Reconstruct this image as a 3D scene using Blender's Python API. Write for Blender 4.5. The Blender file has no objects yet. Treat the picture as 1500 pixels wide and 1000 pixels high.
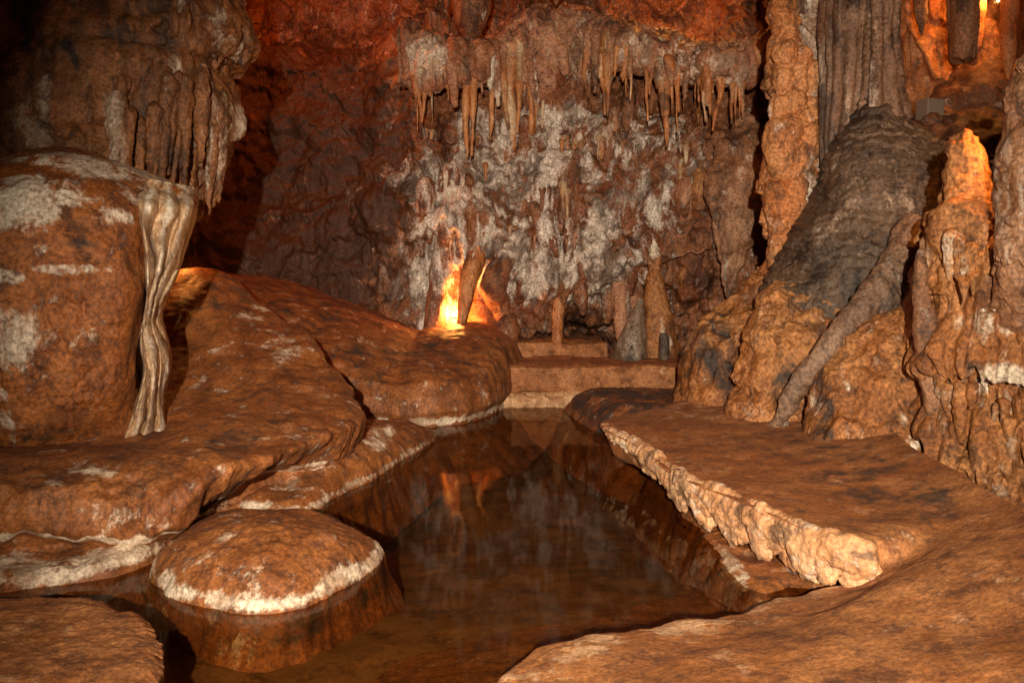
import bpy, math, random
import numpy as np
from mathutils import Vector

# ------------------------------------------------------------------ camera, world, lights, exposure
scene = bpy.context.scene
F, HOR, CH = 1250.0, 400.0, 1.7          # focal length in photo pixels, horizon row, eye height above the water
cam_d = bpy.data.cameras.new('camera')
cam = bpy.data.objects.new('camera', cam_d)
scene.collection.objects.link(cam)
cam.location = (0, 0, CH)
cam.rotation_euler = (math.radians(90), 0, 0)
cam_d.sensor_width = 36
cam_d.lens = 36 * F / 1500
cam_d.shift_y = -100 / 1500
cam_d.clip_end = 200
scene.camera = cam

world = bpy.data.worlds.new('World')
scene.world = world
world.use_nodes = True
bg = world.node_tree.nodes['Background']
bg.inputs[0].default_value = (1.0, 0.62, 0.38, 1)
bg.inputs[1].default_value = 0.018

def light(name, kind, loc, energy, color, size=0.1, target=None, spot=None):
    d = bpy.data.lights.new(name, kind)
    d.energy = energy
    d.color = color
    if kind == 'AREA':
        d.size = size
    else:
        d.shadow_soft_size = size
    if spot:
        d.spot_size = math.radians(spot[0]); d.spot_blend = spot[1]
    o = bpy.data.objects.new(name, d)
    o.location = loc
    if target is not None:
        o.rotation_euler = (Vector(target) - Vector(loc)).to_track_quat('-Z', 'Y').to_euler()
    scene.collection.objects.link(o)
    return o

light('camera_flash', 'SPOT', (-0.22, -2.4, 2.4), 7000, (1.0, 0.86, 0.69), 0.05, (0.75, 9, 1.0), (62, 0.95))

scene.view_settings.view_transform = 'Standard'
scene.view_settings.look = 'None'
scene.view_settings.exposure = -0.18
scene.view_settings.gamma = 1
scene.cycles.max_bounces = 6
scene.cycles.diffuse_bounces = 3
scene.cycles.transparent_max_bounces = 8
scene.cycles.sample_clamp_indirect = 4
scene.cycles.use_denoising = True

def V(px, py, Y):
    "the place seen at that picture point, Y metres in front of the viewer"
    return np.array([(px - 750) / F * Y, Y, CH - (py - HOR) / F * Y])

def W(px, py, z):
    "the place on the level z seen at that picture point"
    return V(px, py, (CH - z) * F / (py - HOR))

# ------------------------------------------------------------------ numpy noise
_r = np.random.RandomState(7)
PERM = np.tile(_r.permutation(256), 3).astype(np.int32)
GR = _r.normal(size=(256, 3)).astype(np.float32)
GR /= np.linalg.norm(GR, axis=1)[:, None]

def perlin(p):
    p = np.asarray(p, np.float32)
    shp = p.shape[:-1]
    p = p.reshape(-1, 3)
    i = np.floor(p).astype(np.int32)
    f = p - i
    i &= 255
    u = f * f * f * (f * (f * 6 - 15) + 10)
    out = np.zeros(len(p), np.float32)
    for dx in (0, 1):
        a = PERM[i[:, 0] + dx]
        wx = u[:, 0] if dx else 1 - u[:, 0]
        for dy in (0, 1):
            b = PERM[a + i[:, 1] + dy]
            wy = wx * (u[:, 1] if dy else 1 - u[:, 1])
            for dz in (0, 1):
                g = GR[PERM[b + i[:, 2] + dz]]
                d = g[:, 0] * (f[:, 0] - dx) + g[:, 1] * (f[:, 1] - dy) + g[:, 2] * (f[:, 2] - dz)
                out += d * wy * (u[:, 2] if dz else 1 - u[:, 2])
    return (out * 1.5).reshape(shp)

def fbm(p, o=4, g=0.5, l=2.03):
    s, a, t = 0, 1.0, 0
    for k in range(o):
        s = s + a * perlin(p + k * 17.3); t += a
        a *= g; p = p * l
    return s / t

def billow(p, o=3, g=0.5):
    s, a, t = 0, 1.0, 0
    for k in range(o):
        s = s + a * np.abs(perlin(p + k * 9.1)); t += a
        a *= g; p = p * 2.1
    return s / t

JIT = _r.rand(256, 3).astype(np.float32)
def worley(p):
    "distance to the nearest scattered point"
    shp = p.shape[:-1]
    p = np.asarray(p, np.float32).reshape(-1, 3)
    i = np.floor(p).astype(np.int32)
    f = p - i
    best = np.full(len(p), 9.0, np.float32)
    for dx in (-1, 0, 1):
        a = PERM[(i[:, 0] + dx) & 255]
        for dy in (-1, 0, 1):
            b = PERM[a + ((i[:, 1] + dy) & 255)]
            for dz in (-1, 0, 1):
                j = JIT[PERM[b + ((i[:, 2] + dz) & 255)]]
                d = (j[:, 0] + dx - f[:, 0]) ** 2 + (j[:, 1] + dy - f[:, 1]) ** 2 + (j[:, 2] + dz - f[:, 2]) ** 2
                best = np.minimum(best, d)
    return np.sqrt(best).reshape(shp)

def sstep(a, b, x):
    t = np.clip((x - a) / (b - a), 0, 1)
    return t * t * (3 - 2 * t)

SC = lambda P, sx, sy=None, sz=None: P * np.array([sx, sx if sy is None else sy, sx if sz is None else sz], np.float32)

def detail(P, lump=None, flute=None, saw=None, knob=None, fine=None, gour=None, seed=0.0):
    "relief of flowstone, metres along the outward normal"
    Q = P + seed
    d = 0
    if lump:
        a, f = lump; d = d + a * fbm(Q * f, 4)
    if flute:                                   # vertical ribs
        a, f = flute
        w = Q + 0.25 / f * np.stack([perlin(Q * f * 0.5), perlin(Q * f * 0.5 + 31), 0 * Q[..., 0]], -1)
        n = perlin(SC(w, f, f, f * 0.10))
        d = d + a * (1 - 2 * np.abs(n)) * (0.35 + 0.65 * sstep(-0.3, 0.3, perlin(SC(Q, f * 0.25, f * 0.25, f * 0.2) + 5)))
    if saw:                                     # draped tiers, each swelling downwards and cut back below
        a, f = saw
        ph = -Q[..., 2] * f + 1.6 * fbm(SC(Q, f * 0.9, f * 0.9, f * 0.35), 3) + 0.30 * np.abs(perlin(SC(Q, f * 5, f * 5, f * .6))) + 0.14 * perlin(SC(Q, f * 13, f * 13, f))
        s = ph - np.floor(ph)
        d = d + a * (s ** 1.4 * (1 - sstep(0.86, 1.0, s)) - 0.3) * (0.25 + 0.75 * sstep(-0.25, 0.25, perlin(Q * f * 0.6 + 11)))
    if knob:                                    # cave popcorn
        a, f = knob
        w = worley(Q * f)
        d = d + a * np.sqrt(np.clip(1 - (w / 0.75) ** 2, 0, 1)) * sstep(-0.25, 0.2, perlin(Q * f * 0.22 + 3))
    if gour:                                    # little rimstone ripples
        a, f = gour
        ph = -Q[..., 2] * f + 1.3 * fbm(SC(Q, f * 0.35, f * 0.35, f * 0.2), 3)
        s = ph - np.floor(ph)
        d = d + a * (s * (1 - sstep(0.8, 1, s)) - 0.3)
    if fine:
        a, f = fine; d = d + a * fbm(Q * f, 4, 0.6)
    return d

# ------------------------------------------------------------------ mesh building
def catmull(C, n):
    "C (m,...) control rows -> n rows"
    m = len(C)
    t = np.linspace(0, m - 1, n)
    i = np.clip(np.floor(t).astype(int), 0, m - 2)
    f = (t - i).reshape((-1,) + (1,) * (C.ndim - 1))
    g = lambda k: C[np.clip(i + k, 0, m - 1)]
    p0, p1, p2, p3 = g(-1), g(0), g(1), g(2)
    return 0.5 * (2 * p1 + (p2 - p0) * f + (2 * p0 - 5 * p1 + 4 * p2 - p3) * f ** 2 + (3 * p1 - p0 - 3 * p2 + p3) * f ** 3)

def lerp_tab(x, tab):
    tab = np.array(tab, float)
    return np.interp(x, tab[:, 0], tab[:, 1])

def net(ctrl, nu, nv):
    C = np.array(ctrl, float)
    A = catmull(C, nu)
    return catmull(A.transpose(1, 0, 2), nv).transpose(1, 0, 2)

def normals(P, closed=False):
    if closed:
        Q = np.concatenate([P[:, -2:-1], P, P[:, 1:2]], 1)
        dv = (Q[:, 2:] - Q[:, :-2])
    else:
        dv = np.gradient(P, axis=1)
    du = np.gradient(P, axis=0)
    N = np.cross(du, dv)
    return N / np.maximum(np.linalg.norm(N, axis=-1, keepdims=True), 1e-9)

def face_to(N, P, c):
    "flip the normals that look away from c"
    s = np.sign(np.sum(N * (np.asarray(c) - P)))
    return N * (s if s else 1)

def link_mesh(name, verts, faces, mat, parent=None, white=None, dark=None, origin=None, smooth=True):
    verts = np.asarray(verts, np.float32).reshape(-1, 3)
    if origin is None:
        origin = np.array([verts[:, 0].mean(), verts[:, 1].mean(), verts[:, 2].min()])
    me = bpy.data.meshes.new(name)
    me.vertices.add(len(verts))
    me.vertices.foreach_set('co', (verts - origin).astype(np.float32).ravel())
    faces = np.asarray(faces, np.int32)
    k = faces.shape[1]
    me.loops.add(faces.size)
    me.loops.foreach_set('vertex_index', faces.ravel())
    me.polygons.add(len(faces))
    me.polygons.foreach_set('loop_start', np.arange(0, faces.size, k, dtype=np.int32))
    if smooth:
        me.polygons.foreach_set('use_smooth', np.ones(len(faces), bool))
    for nm, w in (('white', white), ('dark', dark)):
        at = me.attributes.new(nm, 'FLOAT', 'POINT')
        if w is not None:
            at.data.foreach_set('value', np.asarray(w, np.float32).ravel())
    me.update(calc_edges=True)
    me.validate()
    me.materials.append(mat)
    o = bpy.data.objects.new(name, me)
    scene.collection.objects.link(o)
    o.location = origin
    if parent is not None:
        o.parent = parent
        o.location = np.array(origin) - np.array(parent.location)
    return o

def grid_faces(nu, nv):
    i = np.arange(nu * nv).reshape(nu, nv)
    return np.stack([i[:-1, :-1], i[:-1, 1:], i[1:, 1:], i[1:, :-1]], -1).reshape(-1, 4)

def sheet(name, P, mat, **k):
    return link_mesh(name, P, grid_faces(*P.shape[:2]), mat, **k)

def tag(o, label, cat, group=None):
    o['label'] = label; o['category'] = cat
    if group: o['group'] = group
    return o

def struct(o):
    o['kind'] = 'structure'
    return o

def blobs(P, L):
    "patches of mineral colour or painted-in shade, placed by centre and half size"
    m = np.zeros(P.shape[:-1], np.float32)
    for (px, py, Y, rx, ry, s) in L:
        c = V(px, py, Y); k = Y / F
        q = ((P[..., 0] - c[0]) / (rx * k)) ** 2 + ((P[..., 2] - c[2]) / (ry * k)) ** 2 + ((P[..., 1] - c[1]) / (2.5 * max(rx, ry) * k)) ** 2
        m = np.maximum(m, s * (1 - sstep(0.25, 1.5, q)))
    return m

def ring_loft(rows, nu, nv, squash=1.0):
    "rows of (px, py, Y, half width px, depth half width m or None) from top to bottom -> closed tube grid"
    R = []
    for r in rows:
        px, py, Y, hw = r[:4]
        rx = hw * Y / F
        ry = rx * squash if len(r) < 5 or r[4] is None else r[4]
        R.append(list(V(px, py, Y)) + [rx, ry])
    R = catmull(np.array(R, float), nu)
    R[:, 3:] = np.maximum(R[:, 3:], 0.003)
    a = np.linspace(0, 2 * math.pi, nv)
    P = np.zeros((nu, nv, 3))
    P[..., 0] = R[:, 0:1] + R[:, 3:4] * np.cos(a)
    P[..., 1] = R[:, 1:2] + R[:, 4:5] * np.sin(a)
    P[..., 2] = R[:, 2:3]
    C = R[:, None, :3]
    return P, C

def loft(name, rows, nu, nv, mat, squash=1.0, det=None, limit=0.45, white=None, dark=None, parent=None, wfun=None, ribs=None):
    P, C = ring_loft(rows, nu, nv, squash)
    if ribs:
        am, k = ribs
        a_ = np.linspace(0, 2 * math.pi, nv)[None, :]
        zz = P[..., 2]
        ph = 0.5 * k * a_ + 0.8 * perlin(np.stack([np.cos(a_) * 1.5 + 0 * zz, np.sin(a_) * 1.5 + 0 * zz, zz * 0.5], -1))
        P = C + (P - C) * (1 - am + am * np.abs(np.cos(ph)) ** 0.6 * 1.3)[..., None]
    N = normals(P, True)
    out = P - C
    s = np.sign(np.sum(N * out)); N = N * (s if s else 1)
    if det:
        d = detail(P, **det)
        rad = np.linalg.norm(out, axis=-1)
        d = np.clip(d, -limit * rad, 0.9 * rad + 0.02)
        P = P + N * d[..., None]
        P[:, -1] = P[:, 0]
    wm = blobs(P, white) if white else (wfun(P) if wfun else None)
    dm = blobs(P, dark) if dark else None
    return sheet(name, P, mat, parent=parent, white=wm, dark=dm)

def polar_mound(name, outline, ztop, mat, prof, nr=90, na=260, centre=None, det=None, zfun=None, white=None, dark=None, crust=None, parent=None, skirt=0.35, depth=0.5, wob=0.05, wob2=0.0):
    """outline: points at the waterline; prof: table r -> share of the top height (r=1 the waterline); below it a drowned skirt"""
    O = np.array(outline, float)[:, :2]
    O = catmull(np.concatenate([O[-1:], O, O[:2]]), (len(O) + 2) * 24 + 1)
    c = np.mean(O, 0) if centre is None else np.array(centre)
    ang = np.arctan2(O[:, 1] - c[1], O[:, 0] - c[0])
    rad = np.hypot(O[:, 1] - c[1], O[:, 0] - c[0])
    od = np.argsort(ang)
    a = np.linspace(-math.pi, math.pi, na)
    r0 = np.interp(a, ang[od], rad[od], period=2 * math.pi)
    t = np.concatenate([np.linspace(0.0, 0.7, nr // 3, endpoint=False), np.linspace(0.7, 1.0, nr // 2, endpoint=False), np.linspace(1.0, 1.0 + skirt, nr - nr // 3 - nr // 2)])
    X = c[0] + np.cos(a) * r0 * t[:, None]
    Y = c[1] + np.sin(a) * r0 * t[:, None]
    base = np.stack([X, Y, 0 * X], -1)
    wv = 1 + wob * fbm(np.stack([np.cos(a) * 3, np.sin(a) * 3, 0 * a + c[0]], -1), 4)
    wv = wv + wob2 * np.abs(perlin(np.stack([np.cos(a) * 22, np.sin(a) * 22, 0 * a + 1.7], -1)))
    X = c[0] + (X - c[0]) * wv; Y = c[1] + (Y - c[1]) * wv
    h = ztop if zfun is None else zfun(X, Y)
    share = np.interp(t, [p[0] for p in prof], [p[1] for p in prof])[:, None]
    off = np.interp(t, [p[0] for p in prof], [p[2] if len(p) > 2 else 0 for p in prof])[:, None]   # outward overhang, m
    X = X + np.cos(a) * off; Y = Y + np.sin(a) * off
    Z = np.where(t[:, None] <= 1, h * share, -depth * np.clip((t[:, None] - 1) / skirt, 0, 1) ** 0.8)
    P = np.stack([X, Y, Z + 0 * X], -1)
    N = normals(P, True); N = N * np.sign(N[0, :, 2].sum() + 1e-9)
    if det:
        P = P + N * detail(P, **det)[..., None]
        P[:, -1] = P[:, 0]; P[0] = P[0].mean(0)
    wm = np.zeros(P.shape[:2])
    if white: wm = blobs(P, white)
    if crust is not None:
        zc, wd, s = crust
        n = 0.5 * wd * fbm(P * 5, 3)
        wm = np.maximum(wm, s * np.exp(-((P[..., 2] - zc + n) / wd) ** 2) * sstep(0.85, 0.97, t)[:, None])
    return sheet(name, P, mat, white=wm, dark=blobs(P, dark) if dark else None, parent=parent)

# ------------------------------------------------------------------ materials
def rock(name, c1, c2, white=(0.62, 0.50, 0.38), dark=(0.035, 0.03, 0.027), scale=1.0, streak=0.3, speck=0.5, rough=(0.35, 0.75), bump=0.5, spec=0.5, wbias=0.0, patch=0.8, wpat=3.0, dist=0.6, white2=None):
    m = bpy.data.materials.new(name)
    m.use_nodes = True
    nt = m.node_tree
    N, L = nt.nodes, nt.links
    b = N['Principled BSDF']
    geo = N.new('ShaderNodeNewGeometry')
    def vmap(s):
        v = N.new('ShaderNodeVectorMath'); v.operation = 'MULTIPLY'
        v.inputs[1].default_value = s
        L.new(geo.outputs['Position'], v.inputs[0]); return v.outputs[0]
    def noise(vec, sc, det, rg=0.55, dist=0.0):
        n = N.new('ShaderNodeTexNoise')
        n.inputs['Scale'].default_value = sc; n.inputs['Detail'].default_value = det
        n.inputs['Roughness'].default_value = rg; n.inputs['Distortion'].default_value = dist
        L.new(vec, n.inputs['Vector']); return n.outputs['Fac']
    def rng(v, a, bb, c, d, smooth=True):
        r = N.new('ShaderNodeMapRange')
        if smooth: r.interpolation_type = 'SMOOTHSTEP'
        for k, x in zip(('From Min', 'From Max', 'To Min', 'To Max'), (a, bb, c, d)): r.inputs[k].default_value = x
        L.new(v, r.inputs['Value']); return r.outputs['Result']
    def mix(fac, a, bb, mode='MIX'):
        x = N.new('ShaderNodeMix'); x.data_type = 'RGBA'; x.blend_type = mode
        for sock, val in ((x.inputs[0], fac), (x.inputs[6], a), (x.inputs[7], bb)):
            if isinstance(val, (int, float)): sock.default_value = val
            elif isinstance(val, tuple): sock.default_value = (*val, 1)
            else: L.new(val, sock)
        return x.outputs[2]
    def math_(op, a, bb):
        x = N.new('ShaderNodeMath'); x.operation = op
        for sock, val in zip(x.inputs, (a, bb)):
            if isinstance(val, (int, float)): sock.default_value = val
            else: L.new(val, sock)
        return x.outputs[0]
    def attr(nm):
        a = N.new('ShaderNodeAttribute'); a.attribute_name = nm; return a.outputs['Fac']
    plain = vmap((1, 1, 1)); st = vmap((1, 1, streak))
    big = noise(plain, 1.3 * scale, 5, 0.6, 0.8)
    mid = noise(st, 5.5 * scale, 8, 0.72, dist * 0.7)
    pat = noise(vmap((1, 1, 0.5 + 0.5 * streak)), 3.1 * scale, 9, 0.72, dist)
    fin = noise(plain, 34 * scale, 6, 0.75)
    tiny = noise(plain, 130 * scale, 3, 0.7)
    col = mix(rng(big, 0.42, 0.58, 0, 1), c1, c2)
    col = mix(rng(mid, 0.48, 0.62, 0, 0.75), col, tuple(x * y for x, y in zip(c1, (0.36, 0.30, 0.27))))
    col = mix(rng(pat, 0.53, 0.62, 0, patch), col, tuple(x * y for x, y in zip(c1, (0.22, 0.24, 0.30))))
    col = mix(rng(pat, 0.47, 0.38, 0, 0.6), col, tuple(min(0.8, x * y) for x, y in zip(c2, (1.35, 1.35, 1.4))))
    wf = math_('ADD', attr('white'), wbias)
    wf = math_('ADD', wf, math_('MULTIPLY', math_('SUBTRACT', mid, 0.5), 3.6))
    wf = math_('ADD', wf, math_('MULTIPLY', math_('SUBTRACT', 0.5, pat), wpat))
    wf = math_('ADD', wf, math_('MULTIPLY', math_('SUBTRACT', fin, 0.5), 0.2))
    col = mix(rng(wf, 0.30, 1.0, 0, 0.95), col, mix(rng(noise(vmap((1, 1, 0.6)), 1.9 * scale, 8, 0.7, 0.4), 0.46, 0.58, 0, 1), white, white2 or tuple(x * y for x, y in zip(white, (0.62, 0.52, 0.46)))))
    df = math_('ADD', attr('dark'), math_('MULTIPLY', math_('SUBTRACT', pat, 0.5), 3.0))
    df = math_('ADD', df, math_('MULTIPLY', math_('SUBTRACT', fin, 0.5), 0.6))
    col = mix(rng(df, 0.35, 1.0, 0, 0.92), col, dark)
    col = mix(speck, col, mix(rng(fin, 0.38, 0.62, 0, 1, False), (0.25, 0.22, 0.20), (1.75, 1.75, 1.75)), 'MULTIPLY')
    L.new(col, b.inputs['Base Color'])
    L.new(rng(mid, 0.35, 0.65, rough[0], rough[1]), b.inputs['Roughness'])
    b.inputs['Specular IOR Level'].default_value = spec
    h = math_('ADD', math_('MULTIPLY', mid, 0.010), math_('ADD', math_('MULTIPLY', fin, 0.016), math_('MULTIPLY', tiny, 0.004)))
    bp = N.new('ShaderNodeBump')
    bp.inputs['Strength'].default_value = bump; bp.inputs['Distance'].default_value = 1.0
    L.new(h, bp.inputs['Height']); L.new(bp.outputs[0], b.inputs['Normal'])
    return m

OCH = (0.30, 0.125, 0.040)
OCHL = (0.42, 0.20, 0.075)
M = {}
M['wall'] = rock('wall_flowstone', (0.22, 0.068, 0.022), (0.30, 0.12, 0.05), dark=(0.056, 0.018, 0.006), white=(0.74, 0.63, 0.52), white2=(0.20, 0.15, 0.115), streak=0.3, speck=0.8, bump=0.9, wpat=2.0, wbias=0.1)
M['curtain'] = rock('curtain_flowstone', (0.36, 0.14, 0.065), (0.48, 0.24, 0.13), white=(0.76, 0.61, 0.45), white2=(0.30, 0.19, 0.12), streak=0.12, speck=0.7, bump=0.8)
M['spike'] = rock('dripstone', (0.42, 0.14, 0.035), (0.56, 0.24, 0.085), white=(0.68, 0.50, 0.31), streak=0.08, speck=0.5, bump=0.5)
M['bank'] = rock('brown_flowstone', (0.22, 0.068, 0.016), (0.31, 0.108, 0.028), white=(0.72, 0.58, 0.42), streak=0.7, speck=0.6, bump=0.42, rough=(0.5, 0.8), patch=0.5, dist=0.1, scale=1.3)
M['boulder'] = rock('orange_flowstone', (0.26, 0.078, 0.016), (0.34, 0.112, 0.025), white=(0.70, 0.58, 0.44), streak=0.7, speck=0.65, bump=0.7)
M['canopy'] = rock('dark_flowstone', (0.19, 0.070, 0.022), (0.28, 0.108, 0.034), white=(0.56, 0.44, 0.32), streak=0.15, speck=0.65, bump=0.7)
M['drape'] = rock('pale_calcite', (0.44, 0.26, 0.13), (0.60, 0.42, 0.26), white=(0.80, 0.70, 0.55), streak=0.25, speck=0.4, bump=0.3)
M['floor'] = rock('sandy_floor', (0.33, 0.118, 0.033), (0.41, 0.165, 0.053), white=(0.70, 0.42, 0.22), streak=1.0, speck=0.5, rough=(0.55, 0.85), bump=0.5, scale=1.35, patch=0.22, dist=0.0)
M['rim'] = rock('pale_rim', (0.62, 0.30, 0.13), (0.72, 0.42, 0.22), white=(0.80, 0.63, 0.46), streak=1.0, speck=0.45, bump=0.5, scale=1.6)
M['grey'] = rock('grey_flowstone', (0.075, 0.050, 0.033), (0.135, 0.088, 0.055), white=(0.40, 0.32, 0.24), streak=0.5, speck=0.75, bump=0.9, rough=(0.2, 0.5))
M['column'] = rock('column_flowstone', (0.27, 0.122, 0.055), (0.36, 0.18, 0.09), white=(0.66, 0.56, 0.44), streak=0.12, speck=0.7, bump=0.7)
M['knob'] = rock('orange_column', (0.42, 0.150, 0.042), (0.52, 0.23, 0.085), white=(0.68, 0.58, 0.46), streak=0.3, speck=0.75, bump=0.9)
M['right'] = rock('tan_flowstone', (0.31, 0.112, 0.030), (0.44, 0.19, 0.062), white=(0.74, 0.61, 0.45), streak=0.3, speck=0.75, bump=1.0, rough=(0.2, 0.6))
M['bed'] = rock('pool_bed', (0.24, 0.115, 0.040), (0.28, 0.14, 0.05), white=(0.52, 0.25, 0.08), streak=1.0, speck=0.25, bump=0.3, rough=(.7, .9), patch=0.12, dist=0.0)
M['colgrey'] = rock('grey_column', (0.17, 0.092, 0.052), (0.25, 0.145, 0.085), white=(0.5, 0.42, 0.33), streak=0.1, speck=0.7, bump=0.7, rough=(.25, .6))
M['roof'] = rock('roof_rock', (0.12, 0.042, 0.015), (0.20, 0.08, 0.03), streak=1.0, speck=0.6, bump=0.8)

def plain(name, col, rough=0.6, metal=0.0, emit=0.0):
    m = bpy.data.materials.new(name); m.use_nodes = True
    nt = m.node_tree; b = nt.nodes['Principled BSDF']
    n = nt.nodes.new('ShaderNodeTexNoise'); n.inputs['Scale'].default_value = 30
    r = nt.nodes.new('ShaderNodeMix'); r.data_type = 'RGBA'
    r.inputs[6].default_value = (*[c * 0.7 for c in col], 1); r.inputs[7].default_value = (*col, 1)
    nt.links.new(n.outputs['Fac'], r.inputs[0]); nt.links.new(r.outputs[2], b.inputs['Base Color'])
    b.inputs['Roughness'].default_value = rough; b.inputs['Metallic'].default_value = metal
    if emit:
        b.inputs['Emission Color'].default_value = (*col, 1); b.inputs['Emission Strength'].default_value = emit
    return m

def water_mat():
    m = bpy.data.materials.new('still_water'); m.use_nodes = True
    nt = m.node_tree; N, L = nt.nodes, nt.links
    N.remove(N['Principled BSDF'])
    out = N['Material Output']
    t = N.new('ShaderNodeBsdfTransparent'); t.inputs[0].default_value = (0.58, 0.47, 0.31, 1)
    g = N.new('ShaderNodeBsdfGlossy'); g.inputs['Roughness'].default_value = 0.045
    lw = N.new('ShaderNodeLayerWeight'); lw.inputs[0].default_value = 0.5
    p5 = N.new('ShaderNodeMath'); p5.operation = 'POWER'; p5.inputs[1].default_value = 5; L.new(lw.outputs['Facing'], p5.inputs[0])
    fr = N.new('ShaderNodeMath'); fr.operation = 'MULTIPLY_ADD'; fr.inputs[1].default_value = 0.48; fr.inputs[2].default_value = 0.02; L.new(p5.outputs[0], fr.inputs[0])
    mx = N.new('ShaderNodeMixShader')
    nz = N.new('ShaderNodeTexNoise'); nz.inputs['Scale'].default_value = 2.2; nz.inputs['Detail'].default_value = 2
    geo = N.new('ShaderNodeNewGeometry'); L.new(geo.outputs['Position'], nz.inputs['Vector'])
    bp = N.new('ShaderNodeBump'); bp.inputs['Strength'].default_value = 0.02; bp.inputs['Distance'].default_value = 0.05
    L.new(nz.outputs['Fac'], bp.inputs['Height']); L.new(bp.outputs[0], g.inputs['Normal'])
    L.new(fr.outputs[0], mx.inputs[0]); L.new(t.outputs[0], mx.inputs[1]); L.new(g.outputs[0], mx.inputs[2])
    L.new(mx.outputs[0], out.inputs['Surface'])
    return m

rnd = random.Random(11)

# ------------------------------------------------------------------ setting: pool, bed, back wall, side walls, roof
w = net([[(-9, -4, 0), (9, -4, 0)], [(-9, 14, 0), (9, 14, 0)]], 2, 2)
struct(sheet('pool_water', w, water_mat()))

gx, gy = np.meshgrid(np.linspace(-8, 8, 300), np.linspace(-3.5, 13.5, 320))
P = np.stack([gx, gy, -0.24 - 0.5 * sstep(4.6, 8.5, gy)], -1)
P[..., 2] += 0.10 * fbm(P * 0.7, 4) + 0.03 * fbm(P * 4, 3)
ww = 0.55 * sstep(0.0, 0.35, fbm(P * 3.2 + 4, 3)) * np.exp(-((gx - 1.0) / 0.55) ** 2 - ((gy - 5.4) / 0.8) ** 2)
struct(sheet('pool_bed', P, M['bed'], white=ww))

def wall_depth(X, Z):
    Y0 = 13.0
    px = 750 + X * F / 13.0
    py = HOR + (CH - Z) * F / 13.0
    g = lambda cx, cy, rx, ry: np.exp(-((px - cx) / rx) ** 2 - ((py - cy) / ry) ** 2)
    D = 0 * X + Y0
    D = D - 0.55 * g(800, 330, 190, 110) - 0.35 * g(640, 340, 60, 140) - 0.25 * g(880, 400, 70, 60)
    D = D + 1.9 * g(852, 488, 62, 34) + 0.5 * g(960, 470, 40, 80)
    D = D - 0.45 * g(545, 300, 60, 55) - 0.35 * g(1000, 330, 40, 110) - 0.5 * g(1080, 380, 60, 120)
    D = D - 0.4 * g(760, 420, 50, 50) - 0.3 * g(590, 450, 60, 70)
    D = D + 1.3 * sstep(90, -10, py) * sstep(1150, 1000, px) + 0.5 * sstep(600, 480, px) * sstep(400, 150, py)
    D = D - 0.9 * sstep(480, 250, px) * sstep(200, 450, py)
    D = D - 2.2 * sstep(300, -50, px) - 1.6 * sstep(1150, 1350, px) * sstep(60, 300, py)
    D = D - 0.35 * sstep(500, 560, py)
    return D
gz, gx = np.meshgrid(np.linspace(-0.7, 7.2, 520), np.linspace(-6.2, 6.2, 760), indexing='ij')
P = np.stack([gx, wall_depth(gx, gz), gz], -1)
N = face_to(normals(P), P, (0, 0, 2))
px = 750 + gx * F / 13; py = HOR + (CH - gz) * F / 13
rough_zone = sstep(560, 640, px)
d = (0.35 + 0.65 * rough_zone) * detail(P, saw=(0.36, 1.05), seed=3.0) + detail(P, lump=(0.55, 0.9), fine=(0.06, 5), flute=(0.07, 2.6), seed=1)
d = d + detail(P, saw=(0.13, 2.7), knob=(0.04, 6), seed=8.0) * (0.3 + 0.7 * rough_zone)
P = P + N * d[..., None]
wm = blobs(P, [(800, 300, 12.6, 190, 95, 1.0), (650, 320, 12.6, 60, 120, 0.9), (620, 420, 12.6, 60, 90, 0.8), (760, 390, 12.6, 90, 55, 0.9), (870, 390, 12.6, 90, 70, 0.9), (850, 190, 12.7, 170, 45, 0.75),
               (930, 500, 12.6, 25, 45, 0.8), (560, 250, 12.8, 60, 60, 0.35), (720, 210, 12.8, 70, 60, 0.6), (1000, 230, 12.8, 60, 60, 0.35), (500, 170, 13, 60, 60, 0.3)])
dm = blobs(P, [(420, 260, 12.9, 210, 300, 1.15), (540, 420, 12.6, 70, 60, .5), (1000, 330, 12.6, 60, 100, .35), (860, 485, 13.4, 70, 45, 0.8), (1020, 460, 12.6, 70, 80, 0.5), (480, 430, 12.6, 130, 70, 0.6), (720, 470, 12.8, 60, 60, 0.35)])  # left patches paint in the weak flash; low hollow is painted darker inside
wm = wm * (0.25 + 1.0 * sstep(-0.28, 0.18, fbm(SC(P, 2.2, 2.2, 0.9), 4)))
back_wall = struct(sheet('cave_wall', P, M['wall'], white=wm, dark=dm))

# outer walls and roof, rougher: they close the chamber round the view
def big_sheet(name, ctrl, n, mat, seed):
    P = net(ctrl, n, n)
    N = face_to(normals(P), P, (0, 5, 2))
    P = P + N * detail(P, lump=(0.6, 0.5), saw=(0.2, 0.9), fine=(0.06, 4), seed=seed)[..., None]
    return struct(sheet(name, P, mat))
big_sheet('cave_wall_left', [[(-5.6, -3, -1), (-6.3, -3, 3), (-5.5, -3, 7.4)], [(-5.2, 4, -1), (-6, 4, 3), (-5.2, 4, 7.4)], [(-5.4, 9, -1), (-6, 9, 3), (-5.2, 9, 7.4)], [(-5.6, 13.4, -1), (-6, 13.4, 3), (-5.6, 13.4, 7.4)]], 160, M['canopy'], 4)
big_sheet('cave_wall_right', [[(4.6, -3, -1), (5.6, -3, 3), (5, -3, 7.4)], [(4.6, 4, -1), (5.6, 4, 3), (5.2, 4, 7.4)], [(5.0, 9, -1), (6.4, 9, 3), (6.4, 9, 7.4)], [(6.2, 15.4, -1), (7.4, 15.4, 3), (7.4, 15.4, 7.4)]], 160, M['wall'], 6)
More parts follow.
